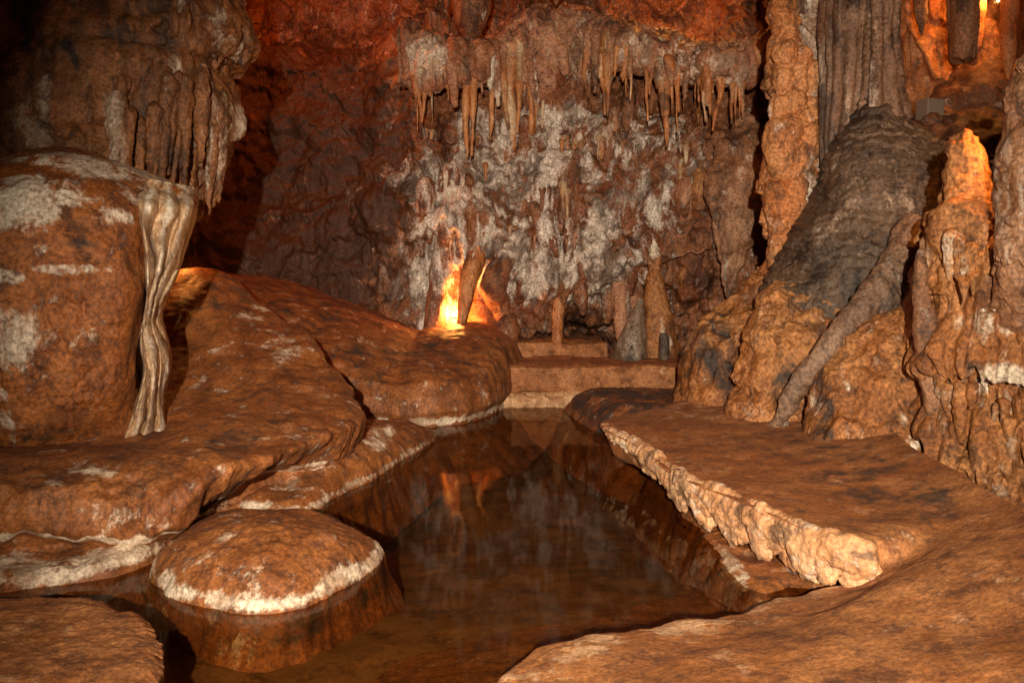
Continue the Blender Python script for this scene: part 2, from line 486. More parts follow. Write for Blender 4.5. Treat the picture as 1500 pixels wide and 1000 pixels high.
big_sheet('cave_roof', [[(-7, -3, 6.6), (0, -3, 7.2), (9, -3, 6.6)], [(-7, 5, 6.8), (0, 5, 7.4), (9, 5, 6.8)], [(-7, 16, 6.8), (0, 16, 7.2), (9, 16, 7)]], 160, M['roof'], 9)

# ------------------------------------------------------------------ right floor with its edge along the pool
rowsF = [
 [(600, 1300, .06), (1000, 1350, .14), (1500, 1400, .2), (2300, 1400, .3)],
 [(700, 1060, .06), (1000, 1120, .14), (1400, 1130, .2), (2000, 1150, .4)],
 [(790, 953, .06), (1000, 1005, .13), (1300, 1000, .2), (1750, 980, .45)],
 [(870, 930, .06), (1050, 965, .12), (1300, 940, .22), (1680, 890, .45)],
 [(1000, 910, .06), (1120, 935, .12), (1330, 890, .25), (1600, 835, .5)],
 [(1110, 888, .06), (1180, 905, .13), (1350, 850, .3), (1560, 795, .5)],
 [(1180, 868, .07), (1240, 880, .15), (1370, 815, .33), (1520, 765, .5)],
 [(1262, 852, .10), (1300, 835, .22), (1390, 780, .36), (1480, 735, .5)],
 [(1276, 798, .33), (1320, 780, .36), (1370, 750, .38), (1440, 715, .5)],
 [(1200, 776, .35), (1280, 745, .36), (1335, 722, .40), (1400, 690, .5)],
 [(1100, 733, .35), (1200, 700, .36), (1270, 685, .40), (1340, 655, .5)],
 [(1000, 692, .35), (1120, 660, .36), (1210, 645, .40), (1290, 620, .5)],
 [(945, 652, .35), (1050, 625, .37), (1150, 605, .42), (1230, 585, .52)],
 [(888, 617, .35), (980, 598, .38), (1090, 580, .45), (1180, 565, .55)],
 [(962, 598, .33), (1000, 588, .40), (1070, 570, .46), (1140, 555, .55)],
 [(985, 588, .32), (1010, 580, .40), (1070, 560, .50), (1120, 545, .58)]]
C = np.array([[W(*p) for p in r] for r in rowsF])
edge = C[:, 0]
tan = np.gradient(edge, axis=0); tan[:, 2] = 0
outw = np.stack([-tan[:, 1], tan[:, 0], 0 * tan[:, 0]], -1)
outw /= np.linalg.norm(outw, axis=1)[:, None]
steep = sstep(0.1, 0.3, edge[:, 2])[:, None]           # 1 along the overhanging shelf
up = np.array([0, 0, 1.0])
low = lambda z: up * (z - edge[:, 2:3])
e1 = edge + outw * 0.02 * (1 - steep) + low(edge[:, 2:3] - 0.05)
e2 = edge + outw * (0.05 * (1 - steep) - 0.08 * steep) + low(-0.02 * (1 - steep) + 0.10 * steep)
e3 = edge + outw * (0.02 * (1 - steep) - 0.45 * steep) + low(-0.07 * (1 - steep) + 0.02 * steep)
e4 = edge + outw * (0.95 * (1 - steep) - 0.25 * steep) + low(-0.26 * (1 - steep) - 0.55 * steep)
CC = np.stack([e4, e3, e2, e1, edge, C[:, 1], C[:, 2], C[:, 3]], 1)
P = net(CC, 520, 400)
fl_edge = catmull(edge, 520)                             # kept for the rim pieces
N = face_to(normals(P), P, (1.5, 4, 8))
d = detail(P, lump=(0.032, 1.5), fine=(0.006, 14), gour=None, seed=2)
d = d + 0.008 * fbm(P * 5, 3)
P = P + N * d[..., None]
P[..., 0] += 0.07 * fbm(SC(P, 3.5), 3) * sstep(0.45, 0.2, np.linspace(0, 1, 400))[None, :]
P[..., 1] += 0.07 * fbm(SC(P, 3.5) + 7, 3) * sstep(0.45, 0.2, np.linspace(0, 1, 400))[None, :]
em = sstep(0.60, 0.66, np.linspace(0, 1, 400))[None, :]
em = (1 - em) * sstep(0.44, 0.50, np.linspace(0, 1, 400))[None, :]
sc_ = np.abs(perlin(np.stack([P[..., 0] * 2.6, P[..., 1] * 2.6, 0 * P[..., 0]], -1))) + .25 * np.abs(perlin(np.stack([P[..., 0] * 7, P[..., 1] * 7, 0 * P[..., 0] + 4], -1)))
OW = catmull(outw, 520)
P = P + OW[:, None] * (0.10 * (sc_ - .3) * em * (1 - catmull(steep, 520)))[..., None]
wm = blobs(P, [(900, 945, 3.9, 90, 10, 0.5), (1290, 660, 5.8, 40, 12, .7), (1010, 596, 8.4, 50, 6, .5)])
wm = np.maximum(wm, .75 * em * (1 - catmull(steep, 520)) * sstep(-.25, .2, fbm(P * 3, 3)))
floor = struct(sheet('cave_floor', P, M['floor'], white=wm, dark=blobs(P, [(1300, 700, 5.6, 160, 30, .45), (1400, 760, 5, 100, 25, .4)])))

# pale scalloped rim: a knobbly strip with lobes hanging under the lip
i0, i1 = int(7.75 / 15 * 519), int(12.9 / 15 * 519)
lip = fl_edge[i0:i1]
on = catmull(outw, 520)[i0:i1]
sl = np.concatenate([[0], np.cumsum(np.linalg.norm(np.diff(lip, axis=0), axis=1))])
L0 = sl[-1]
s = np.linspace(0, L0, 420)
ctr = np.stack([np.interp(s, sl, lip[:, k]) for k in range(3)], -1)
oo = np.stack([np.interp(s, sl, on[:, k]) for k in range(3)], -1)
th = lerp_tab(s / L0, [(0, .16), (.12, .23), (.4, .20), (.7, .14), (1, .05)])
th = th * (0.72 + 0.55 * np.abs(perlin(np.stack([s * 3.2, 0 * s, 0 * s + 2.2], -1))) * 2 + 0.25 * np.abs(perlin(np.stack([s * 9, 0 * s, 0 * s + 7.2], -1))))
a = np.linspace(0, 2 * math.pi, 60)
P = ctr[:, None] + oo[:, None] * (0.055 * np.cos(a)[None, :, None] + 0.01) + up * ((th[:, None] * 0.5) * (np.sin(a)[None] - 1) + 0.015)[..., None]
N = normals(P, True); N *= np.sign(np.sum(N * (P - ctr[:, None] + up * th[:, None, None] * .5)))
P = P + N * detail(P, lump=(0.05, 5), knob=(0.016, 16), fine=(0.014, 22))[..., None]
P[:, -1] = P[:, 0]
rim = sheet('rimstone_shelf', P, M['rim'], white=0.25 + 0 * P[..., 0])
tag(rim, 'pale scalloped calcite rim overhanging the right side of the pool', 'rimstone')

def lump_mesh(name, n, seed, squash=(1, 1, 1), amp=0.25, f=1.6):
    u = np.linspace(0, math.pi, n); v = np.linspace(0, 2 * math.pi, 2 * n)
    U, Vv = np.meshgrid(u, v, indexing='ij')
    S = np.stack([np.sin(U) * np.cos(Vv), np.sin(U) * np.sin(Vv), np.cos(U)], -1)
    r = 1 + amp * fbm(S * f + seed, 3) + 0.4 * amp * billow(S * f * 2.5 + seed, 2)
    Q = S * r[..., None] * np.array(squash)
    Q[:, -1] = Q[:, 0]; Q[0] = Q[0].mean(0); Q[-1] = Q[-1].mean(0)
    return Q

def lump(name, c, r, seed, mat, parent=None, squash=(1, 1, 1), n=18, amp=0.3, f=1.6, white=0.2):
    Q = lump_mesh(name, n, seed, squash, amp, f) * r + np.asarray(c)
    return sheet(name, Q, mat, parent=parent, white=white + 0 * Q[..., 0])

x = 0.04
k = 0
while x < L0 - 0.1:
    c = np.array([np.interp(x, s, ctr[:, q]) for q in range(3)]); o_ = np.array([np.interp(x, s, oo[:, q]) for q in range(3)])
    al = np.cross(o_, up)
    t_ = np.interp(x, s, th)
    r = t_ * rnd.uniform(0.22, 0.42)
    for (dz, do, sc_) in ((rnd.uniform(.8, 1.05), -.01, 1.0), (rnd.uniform(.35, .65), .02, rnd.uniform(.5, .8))):
        Q = lump_mesh('lobe', 16, k * 3.1 + dz, (1, 1, 1), .5, 1.9) * r * sc_
        Q = Q[..., 0:1] * al * rnd.uniform(.9, 1.3) + Q[..., 1:2] * o_ * .5 + Q[..., 2:3] * up * rnd.uniform(.8, 1.1)
        Q = Q + 0.12 * r * fbm(Q * 30 + k, 3)[..., None] * np.sign(Q)
        Q[:, -1] = Q[:, 0]
        sheet('lobe', Q + c + o_ * (do + rnd.uniform(-.02, .02)) - up * t_ * dz, M['rim'], parent=rim, white=rnd.uniform(0, .4) + 0 * Q[..., 0])
    x += r * rnd.uniform(0.9, 1.5); k += 1

# drowned ledge under the shelf
O = [W(1250, 862, 0), W(1110, 878, 0), W(1060, 830, 0), W(1020, 780, 0), W(980, 720, 0), W(960, 690, 0), W(1100, 700, 0), W(1250, 780, 0)]
led = polar_mound('drowned_ledge', O, 0.02, M['bank'], [(0, 1), (.8, .8), (.95, -1), (1, -3)], det=dict(lump=(0.05, 2), flute=(0.02, 4), fine=(0.012, 12)), skirt=.5, depth=.6,
                  white=[(1075, 830, 4.9, 14, 40, .8), (1110, 870, 4.6, 25, 12, .7)])
tag(led, 'brown drowned rock ledge under the scalloped rim, with a pale edge', 'rock ledge')

# ------------------------------------------------------------------ left bank
cols = [  # each column runs from the inland back over the lip and down under the water
 [(-420, 560, 8.5), (-380, 630, 7.0), (-330, 662, 5.7), (-300, 690, 5.1), (-300, 708, 4.9), (-300, 745, 4.85), (-300, 783, 4.9), (-300, 803, 5.05), (-300, 832, 4.75), (-300, 868, 4.55), (-300, 1000, 4.4)],
 [(-160, 560, 8.5), (-140, 625, 7.1), (-110, 660, 5.7), (-100, 690, 5.1), (-100, 708, 4.9), (-100, 745, 4.85), (-100, 783, 4.9), (-100, 803, 5.05), (-100, 832, 4.75), (-100, 868, 4.55), (-100, 1000, 4.4)],
 [(-30, 540, 8.5), (0, 605, 7.2), (50, 650, 5.8), (60, 688, 5.1), (60, 708, 4.9), (60, 745, 4.82), (60, 783, 4.86), (60, 800, 5.02), (60, 828, 4.78), (60, 862, 4.6), (60, 1000, 4.45)],
 [(60, 520, 8.6), (110, 585, 7.4), (170, 640, 6.0), (180, 683, 5.25), (182, 704, 5.05), (185, 745, 4.95), (185, 782, 5.0), (185, 797, 5.15), (175, 815, 4.95), (170, 842, 4.8), (170, 980, 4.6)],
 [(120, 500, 8.7), (190, 575, 7.6), (240, 630, 6.2), (258, 675, 5.4), (268, 696, 5.2), (268, 735, 5.1), (262, 770, 5.2), (255, 780, 5.4), (240, 795, 5.3), (235, 812, 5.15), (235, 950, 5.0)],
 [(160, 480, 8.8), (225, 555, 7.8), (285, 618, 6.4), (315, 665, 5.55), (326, 685, 5.35), (316, 712, 5.3), (302, 738, 5.5), (292, 748, 5.8), (290, 756, 5.9), (288, 764, 5.85), (288, 900, 5.7)],
 [(185, 460, 8.9), (245, 535, 8.0), (335, 598, 6.8), (395, 645, 6.05), (411, 661, 5.85), (408, 671, 5.9), (400, 686, 6.45), (396, 705, 6.45), (392, 722, 6.4), (390, 740, 6.35), (390, 850, 6.2)],
 [(205, 445, 9.0), (260, 508, 8.3), (385, 568, 7.3), (475, 612, 6.8), (497, 629, 6.6), (490, 648, 6.65), (474, 682, 6.75), (468, 700, 6.75), (470, 715, 6.7), (470, 730, 6.7), (470, 850, 6.5)],
 [(220, 430, 9.1), (272, 470, 8.6), (405, 535, 7.8), (500, 575, 7.5), (527, 597, 7.35), (524, 620, 7.35), (512, 648, 7.45), (505, 660, 7.5), (500, 675, 7.5), (498, 690, 7.5), (495, 800, 7.4)],
 [(230, 415, 9.3), (282, 430, 9.0), (388, 500, 8.3), (462, 520, 8.2), (484, 540, 8.1), (500, 570, 8.0), (512, 600, 8.0), (515, 615, 8.0), (515, 630, 8.0), (515, 650, 8.0), (515, 760, 8.0)],
 [(240, 408, 9.5), (290, 404, 9.3), (362, 455, 8.9), (420, 475, 8.9), (440, 492, 8.8), (460, 520, 8.8), (480, 560, 8.8), (490, 590, 8.8), (495, 605, 8.8), (497, 625, 8.8), (500, 720, 8.8)],
 [(240, 402, 9.8), (290, 392, 9.7), (335, 405, 9.6), (365, 428, 9.5), (385, 448, 9.5), (400, 480, 9.5), (430, 520, 9.5), (440, 560, 9.5), (450, 580, 9.5), (455, 600, 9.5), (460, 700, 9.5)],
 [(230, 410, 10.4), (285, 405, 10.4), (330, 412, 10.4), (350, 430, 10.4), (370, 450, 10.4), (390, 480, 10.4), (410, 510, 10.4), (420, 540, 10.4), (430, 560, 10.4), (440, 580, 10.4), (450, 680, 10.4)]]
C = np.array([[V(*p) for p in c] for c in cols])
P = net(C, 520, 460)
N = face_to(normals(P), P, (0, 3, 4))
tt = np.linspace(0, 1, 460)[None, :]
P = P + N * (0.10 * sstep(.25, .4, tt) * fbm(P * 2.4 + 3, 3))[..., None]
facem = sstep(.36, .42, tt) * sstep(.66, .58, tt)
d = detail(P, lump=(0.09, 1.5), fine=(0.009, 12), seed=5) + facem * detail(P, flute=(0.03, 8), seed=2)
d = d + 0.02 * sstep(.38, .5, tt) * billow(P * 6, 3)
P = P + N * d[..., None]
crl = 1.5 * np.exp(-((tt - 0.600 + 0.02 * fbm(P * 4, 3)) / 0.012) ** 2) * (0.5 + sstep(-.3, .2, perlin(P * 6)))
toe = sstep(.70, .80, tt) * sstep(0.905, 0.88, tt) * sstep(-1.9, -2.1, P[..., 0]) * 1.0
wm = np.maximum(np.maximum(crl, toe), blobs(P, [(240, 585, 6.8, 45, 12, .8), (60, 640, 5.8, 120, 8, .6), (370, 460, 8.8, 20, 35, .5), (425, 510, 8.4, 40, 20, .55), (100, 700, 5, 60, 8, .6), (390, 590, 7.2, 30, 10, .4), (400, 688, 6.4, 75, 6, 1)]))
bank = sheet('flowstone_bank', P, M['bank'], white=wm, dark=blobs(P, [(350, 645, 6.1, 60, 25, .6), (300, 450, 9, 60, 40, .4)]))  # far dark patch is the boulder's shade, painted into the bank
tag(bank, 'brown terraced flowstone bank along the left shore below the big boulder', 'flowstone bank')

# low ledge between bank and far mound
O = [W(345, 742, 0), W(400, 750, 0), W(450, 750, 0), W(500, 724, 0), W(560, 690, 0), W(600, 665, 0), W(637, 645, 0), W(630, 632, 0), W(540, 622, 0), W(480, 640, 0), W(380, 690, 0)]
o = polar_mound('shore_ledge', O, 0.2, M['bank'], [(0, 1.25), (.5, 1.1), (.85, .6), (.95, .3), (1, 0)], det=dict(lump=(0.12, 1.3), flute=(0.03, 5), fine=(0.015, 10)), crust=(0.03, .03, .8), white=[(560, 640, 7.7, 30, 14, .7), (430, 700, 6.6, 40, 8, .5)], centre=W(500, 680, 0)[:2])
tag(o, 'low wet brown ledge at the waterline between the left bank and the far mound', 'rock ledge')

# far mound
O = [W(500, 626, 0), W(545, 624, 0), W(600, 626, 0), W(650, 624, 0), W(690, 617, 0), W(722, 605, 0), W(738, 592, 0), (0.05, 12.0, 0), (-0.6, 13.2, 0), (-2.5, 13.4, 0), (-4.4, 13.0, 0), (-4.4, 11, 0), (-3.2, 9.9, 0)]
zf = lambda X, Y: 0.52 + 0.06 * sstep(-1.6, -0.9, X) + 0.095 * (Y - 9.8) + 0.33 * np.clip(-X - 1.3, 0, 3) + 0.10 * sstep(-1.1, -0.6, X) * sstep(10.2, 11, Y)
o = polar_mound('flowstone_mound', O, 0.5, M['bank'], [(0, 1.25), (.6, 1.12), (.88, 1.0, 0), (.93, .88, .10), (.955, .6, .16), (.975, .3, .14), (.988, .12, .04), (1, 0, 0)], nr=220, na=420, zfun=zf, centre=(-1.7, 11.2),
                det=dict(lump=(0.10, 1.2), flute=(0.02, 5), fine=(0.009, 11)), crust=(0.06, .04, 1.4), wob=0.06, dark=[(690, 540, 10.8, 40, 25, .8), (580, 515, 11.2, 150, 30, .5), (430, 470, 10.8, 100, 40, .45)])  # dark patches make the top darker than the face
tag(o, 'broad smooth brown flowstone mound at the far left end of the pool', 'flowstone mound')
o = lump('wet_boulder', V(700, 528, 11.2), 0.22, 4, M['grey'], None, (1.2, 1, .9), 26, .4)
tag(o, 'small dark wet rock on the far mound, glinting on top', 'rock')

# dam closing the pool at the back, in two steps
def dam(name, x0, x1, zt, yf, yb, hwob, label, crust):
    n = 170
    xs = np.linspace(x0, x1, n)
    prof = [(yb, zt + .03), (yf + .3, zt + .01), (yf + .05, zt), (yf, zt - .03), (yf - .02, zt * .6), (yf, .2), (yf + .05, .17), (yf - .06, .11), (yf - .05, .03), (yf, -.1), (yf - .2, -.5)]
    P = np.array([[(x, y + hwob * math.sin(x * 1.4), z) for (y, z) in prof] for x in xs])
    P = catmull(P.transpose(1, 0, 2), 150)
    N = face_to(normals(P), P, (0, 0, 4))
    P = P + N * detail(P, lump=(0.07, 2), fine=(0.014, 12), flute=(0.012, 6), seed=x0)[..., None]
    lowb = sstep(.22, .14, P[..., 2]) * sstep(-.05, 0, P[..., 2])
    P = P + N * (lowb * 0.05 * np.sqrt(np.clip(1 - (worley(P * 8) / .8) ** 2, 0, 1)))[..., None]
    o = sheet(name, P, M['floor'], white=lowb * crust)
    return tag(o, label, 'rimstone dam')
dam('rimstone_dam', -0.45, 2.6, .50, 10.85, 12.4, 0.05, 'straight brown rimstone dam with pale crust closing the far end of the pool', 1.1)
dam('rimstone_step', -0.9, 1.35, .70, 12.0, 13.2, 0.1, 'second low brown step behind the rimstone dam, below the back wall', 0.0)

# dark slab sloping into the far right corner of the pool
O = [W(835, 596, 0), W(845, 615, 0), W(900, 640, 0), W(960, 650, 0), (2.4, 8.6, 0), (2.8, 10.4, 0), (1.6, 11.2, 0)]
o = polar_mound('sloping_slab', O, .30, M['bank'], [(0, 1), (.6, .9), (.85, .55), (1, 0)], det=dict(lump=(.07, 1.8), flute=(.02, 5), fine=(.012, 10)), dark=[(920, 590, 9.6, 110, 50, .75)])
tag(o, 'dark rock slab sloping into the far right corner of the pool', 'rock slab')

# islet
O = [W(222, 842, 0), W(245, 868, 0), W(290, 888, 0), W(350, 899, 0), W(410, 897, 0), W(470, 878, 0), W(520, 850, 0), W(562, 815, 0), W(545, 795, 0), W(480, 778, 0), W(380, 775, 0), W(300, 785, 0), W(245, 810, 0)]
o = polar_mound('islet', O, 0.27, M['bank'], [(0, 1.0), (.3, .95), (.6, .78), (.8, .55), (.9, .38), (.96, .22), (1, 0)], nr=200, na=420, det=dict(lump=(.06, 2.2), fine=(.008, 14), flute=(.006, 10)), crust=(.045, .045, 1.2), skirt=.15, depth=.34, dark=[(420, 935, 4.2, 220, 20, .5)],
                white=[(420, 840, 4.7, 30, 12, .45), (330, 850, 4.6, 30, 8, .4)], wob=.04)
tag(o, 'round brown flowstone islet with a white waterline crust in the pool', 'rock islet')

# front left slab
O = [W(228, 1010, 0), W(222, 965, 0), W(205, 935, 0), W(150, 912, 0), W(70, 903, 0), W(-20, 902, 0), W(-150, 905, 0), W(-400, 980, 0), W(-300, 1300, 0), W(150, 1300, 0)]
o = polar_mound('shore_slab', O, .10, M['floor'], [(0, 1.2), (.8, 1.1), (.95, 1.0), (.985, .8, .02), (1, 0)], nr=180, na=420, det=dict(lump=(.035, 2.2), fine=(.014, 10)), wob=.08, depth=.4, skirt=.2, wob2=.05,
                white=[(110, 930, 3.9, 20, 10, .6), (40, 960, 3.8, 30, 10, .4)])
tag(o, 'flat tan rock slab cut by the lower left corner of the picture', 'rock slab')

# ------------------------------------------------------------------ big boulder on the left
cols = []
def bcol(px, top, ys, base):
    return [(px * .8 + 20, top + 40, 8.0), (px * .9 + 8, top + 4, 7.2), (px, top, ys + .55), (px, top + 28, ys + .18), (px, top + 75, ys), (px, (top + base) * .5 - 10, ys - .08), (px, base - 70, ys + .02), (px, base - 10, ys + .2), (px, base + 40, ys + .35)]
cols += [bcol(-420, 330, 6.6, 660), bcol(-260, 280, 6.0, 665), bcol(-120, 248, 5.75, 668), bcol(0, 235, 5.65, 665), bcol(60, 222, 5.7, 655), bcol(120, 228, 5.8, 645), bcol(175, 240, 5.95, 630)]
cols += [[(205, 300, 8.0), (218, 262, 7.3), (222, 252, 6.75), (220, 280, 6.35), (212, 330, 6.2), (202, 430, 6.2), (198, 540, 6.3), (200, 605, 6.4), (200, 650, 6.5)],
         [(220, 310, 8.1), (265, 285, 7.5), (286, 284, 6.95), (286, 300, 6.78), (258, 340, 6.78), (222, 430, 6.75), (208, 540, 6.75), (206, 600, 6.75), (206, 645, 6.8)],
         [(225, 330, 8.2), (250, 310, 7.8), (272, 296, 7.5), (266, 315, 7.4), (238, 360, 7.3), (222, 430, 7.3), (208, 520, 7.3), (204, 570, 7.3), (204, 610, 7.3)],
         [(215, 340, 8.6), (225, 330, 8.4), (230, 320, 8.3), (230, 340, 8.3), (222, 380, 8.2), (212, 430, 8.2), (200, 500, 8.2), (195, 540, 8.2), (190, 570, 8.2)]]
C = np.array([[V(*p) for p in c] for c in cols])
P = net(C, 460, 400)
N = face_to(normals(P), P, (0, 0, 4))
d = detail(P, lump=(0.12, 1.2), fine=(0.010, 11), flute=(0.012, 5), seed=3)
pop = blobs(P, [(70, 470, 5.6, 80, 60, 1), (20, 500, 5.6, 60, 80, 1), (110, 560, 5.7, 50, 40, .6), (60, 400, 5.6, 80, 25, .5)])
wz = worley(P * 17)
d = d + 0.034 * pop * np.sqrt(np.clip(1 - (wz / .75) ** 2, 0, 1))
d = d + 0.03 * blobs(P, [(30, 398, 5.6, 120, 14, 1.0)]) * (0.4 + fbm(P * 3, 3))
P = P + N * d[..., None]
wm = blobs(P, [(30, 300, 5.7, 75, 50, .95), (5, 405, 5.6, 45, 14, 1.1), (15, 490, 5.6, 45, 55, .8), (0, 600, 5.6, 12, 60, .5), (90, 235, 6.2, 100, 16, .75), (200, 258, 6.7, 80, 22, .85), (165, 320, 6.0, 30, 16, .7), (230, 290, 6.5, 40, 25, .7), (100, 395, 5.7, 60, 8, .5)])
boulder = sheet('flowstone_boulder', P, M['boulder'], white=wm, dark=blobs(P, [(130, 360, 5.8, 60, 8, .5), (30, 640, 5.7, 60, 20, .5)]))
tag(boulder, 'huge rounded orange flowstone boulder with white patches and a pale drapery', 'boulder')
# pale fluted drapery on its right edge
rowsD = [(268, 214, 290), (290, 198, 292), (320, 202, 287), (360, 210, 274), (400, 213, 262), (435, 214, 246), (462, 210, 238), (485, 205, 243), (510, 204, 250), (540, 210, 250), (565, 206, 246), (590, 199, 242), (615, 190, 246), (640, 178, 256), (665, 165, 270)]
R = catmull(np.array(rowsD, float), 220)
v = np.linspace(0, 1, 110)
PX = R[:, 1:2] + (R[:, 2:3] - R[:, 1:2]) * v
PY = R[:, 0:1] + 14 * (v - .5) * sstep(330, 270, R[:, 0:1])
wq = np.stack([v + 0 * R[:, 0:1], R[:, 0:1] / 110 + 0 * v, 0 * R[:, 0:1] + 0 * v + 3.3], -1)
phs = v * 3.1 + 0.2 + 0.35 * np.sin(R[:, 0:1] / 55) + 0.55 * perlin(wq * 1.7) + 0.3 * v * np.sin(R[:, 0:1] / 33)
fold = -0.085 * np.abs(np.sin(math.pi * phs)) ** 0.7 * (0.5 + 0.7 * sstep(-.3, .3, perlin(wq * 2.3 + 5)))
YY = 6.12 + 0.45 * v ** 1.5 + fold + 0.16 * sstep(430, 470, R[:, 0:1]) - 0.12 * sstep(480, 540, R[:, 0:1])
YY = YY + 0.35 * sstep(306, 266, R[:, 0:1]) - 0.06 * sstep(.2, .0, v)
YY = YY + 0.5 * (np.clip(v - .9, 0, 1) * 10) ** 2 + 0.3 * (np.clip(.08 - v, 0, 1) * 12) ** 2
P = np.stack([(PX - 750) / F * YY, YY, CH - (PY - HOR) / F * YY], -1)
N = face_to(normals(P), P, (0, 0, 2))
P = P + N * detail(P, lump=(.02, 5), fine=(.006, 20))[..., None]
ridge = np.abs(np.sin(math.pi * phs))
sheet('drapery', P, M['drape'], parent=boulder, white=.0 + .75 * ridge ** 4)['label'] = 'pale fluted calcite drapery on the right edge of the boulder'

# ------------------------------------------------------------------ dark flowstone canopy behind and above it
rows = [(10, -150, 8.1, 320), (10, -60, 8.1, 328), (10, 10, 8.1, 334), (10, 60, 8.1, 342), (10, 88, 8.1, 342), (10, 100, 8.1, 324), (10, 125, 8.1, 336), (10, 175, 8.1, 340), (10, 215, 8.1, 324), (10, 250, 8.1, 308), (10, 290, 8.1, 294), (10, 330, 8.1, 262), (10, 390, 8.1, 200), (10, 480, 8.1, 170)]
rows = [r + (1.35 - 0.0012 * abs(r[1] - 150),) for r in rows]
P, Cc = ring_loft(rows, 360, 620)
N = normals(P, True); N *= np.sign(np.sum(N * (P - Cc)))
zz = P[..., 2]
lowm = sstep(V(0, 130, 7)[2], V(0, 175, 7)[2], zz)
d = detail(P, lump=(.26, 1.1), saw=(.10, 1.7), fine=(.025, 7), knob=(.02, 8), seed=14) + (0.35 + 0.65 * lowm) * detail(P, flute=(.10, 3.2), seed=21)
P = P + N * d[..., None]; P[:, -1] = P[:, 0]
canopy = sheet('flowstone_canopy', P, M['canopy'], white=blobs(P, [(235, 80, 6.9, 45, 25, .7), (215, 115, 6.9, 20, 12, .5), (50, 170, 6.8, 35, 60, .45), (330, 200, 7.6, 14, 90, .8), (335, 60, 7.8, 12, 50, .4)]),
               dark=blobs(P, [(30, 60, 7, 130, 90, .55), (200, 50, 7, 160, 20, .5)]))  # flash falloff over the top and left painted in as dark patches
tag(canopy, 'dark brown hanging flowstone canopy with folded lower edge, upper left', 'flowstone')
def cap(name, px, y0, y1, hw, Y, mat, parent, lean=0, white=0.0, det=None, nv=36, squash=1.0):
    "a rounded boss of flowstone running out in a drip below"
    L_ = y1 - y0
    rows = [(px, y0, Y + .05, .5), (px, y0 + .03 * L_, Y + .03, hw * .5), (px, y0 + .12 * L_, Y, hw * .88), (px + lean * .2, y0 + .3 * L_, Y, hw), (px + lean * .5, y0 + .55 * L_, Y, hw * .88), (px + lean * .8, y0 + .8 * L_, Y + .02, hw * .6), (px + lean, y0 + .95 * L_, Y + .05, hw * .3), (px + lean, y1, Y + .08, .5)]
    r = hw * Y / F
    return loft(name, rows, max(24, int(L_ * .8)), nv, mat, squash=squash, det=det or dict(lump=(r * .55, .5 / r), knob=(r * .14, 1.6 / r), flute=(r * .16, 1.3 / r), fine=(r * .12, 2.6 / r), seed=px * .13 + y0 * .07), parent=parent, wfun=lambda P: white + 0 * P[..., 0], limit=.6)
for k in range(26):
    px = 130 + 200 * rnd.random() ** .7
    y0 = 120 + rnd.uniform(-25, 60); y1 = y0 + rnd.uniform(40, 170); hw = rnd.uniform(3, 12)
    Yd = 8.1 - 1.33 * math.sqrt(max(0.02, 1 - ((px - 10) / 338.0) ** 2)) + .07 + .5 * hw * 8.1 / F
    cap('fold', px, y0, y1, hw, Yd, M['canopy'], canopy, rnd.uniform(-16, 0), white=rnd.choice([0, 0, .35]))

# ------------------------------------------------------------------ curtain across the back wall with its stalactites
CURTAIN_RIBS = []
topt = [(585, 30), (605, 42), (640, 58), (690, 72), (720, 60), (745, 40), (790, 16), (830, 12), (870, 25), (900, 38), (950, 50), (1000, 60), (1050, 72), (1090, 66), (1140, 38)]
bott = [(585, 120), (605, 128), (640, 122), (690, 112), (740, 118), (790, 128), (850, 112), (880, 100), (925, 92), (950, 98), (990, 118), (1040, 116), (1075, 120), (1100, 120), (1120, 80), (1140, 90)]
xs = np.linspace(585, 1150, 300)
tp = lerp_tab(xs, topt); bt = lerp_tab(xs, bott)
yf = 12.15 + 0.12 * np.sin(xs / 60) + 0.65 * sstep(690, 750, xs) * sstep(910, 830, xs)
C = []
for q, t_, b_, y_ in zip(xs, tp, bt, yf):
    h = b_ - t_
    C.append([V(q, t_ - 2, y_ + 1.6), V(q, t_ + 2, y_ + .6), V(q, t_, y_ + .12), V(q, t_ + .12 * h, y_ - .05), V(q, t_ + .4 * h, y_ - .12), V(q, t_ + .75 * h, y_ - .1), V(q, b_, y_ - .04), V(q, b_ + 3, y_ + .1), V(q, b_ - 2, y_ + .5), V(q, b_ - 4, y_ + 1.4)])
P = catmull(np.array(C).transpose(1, 0, 2), 200)
N = face_to(normals(P), P, (0, 0, 3))
P = P + N * detail(P, lump=(.16, 1.6), flute=(.06, 5), saw=(.10, 2.2), fine=(.02, 9), seed=6)[..., None]
P = P + N * (.12 * billow(SC(P, 3, 3, .8), 3))[..., None]
wm = blobs(P, [(630, 95, 12.1, 35, 45, .85), (930, 75, 12.1, 30, 30, .8), (1000, 90, 12.1, 30, 40, .6), (1060, 105, 12.1, 50, 25, .7), (800, 25, 12.3, 60, 10, .4), (1120, 60, 12.1, 20, 25, .5)])
dm = blobs(P, [(660, 60, 12.2, 40, 12, .7), (1040, 78, 12.3, 40, 12, .8), (680, 100, 12.2, 25, 20, .5), (900, 30, 12.3, 40, 10, .7)])
curtain = sheet('flowstone_curtain', P, M['curtain'], white=wm, dark=dm)
tag(curtain, 'wide pinkish flowstone curtain with stalactite fringe across the back wall', 'flowstone curtain')

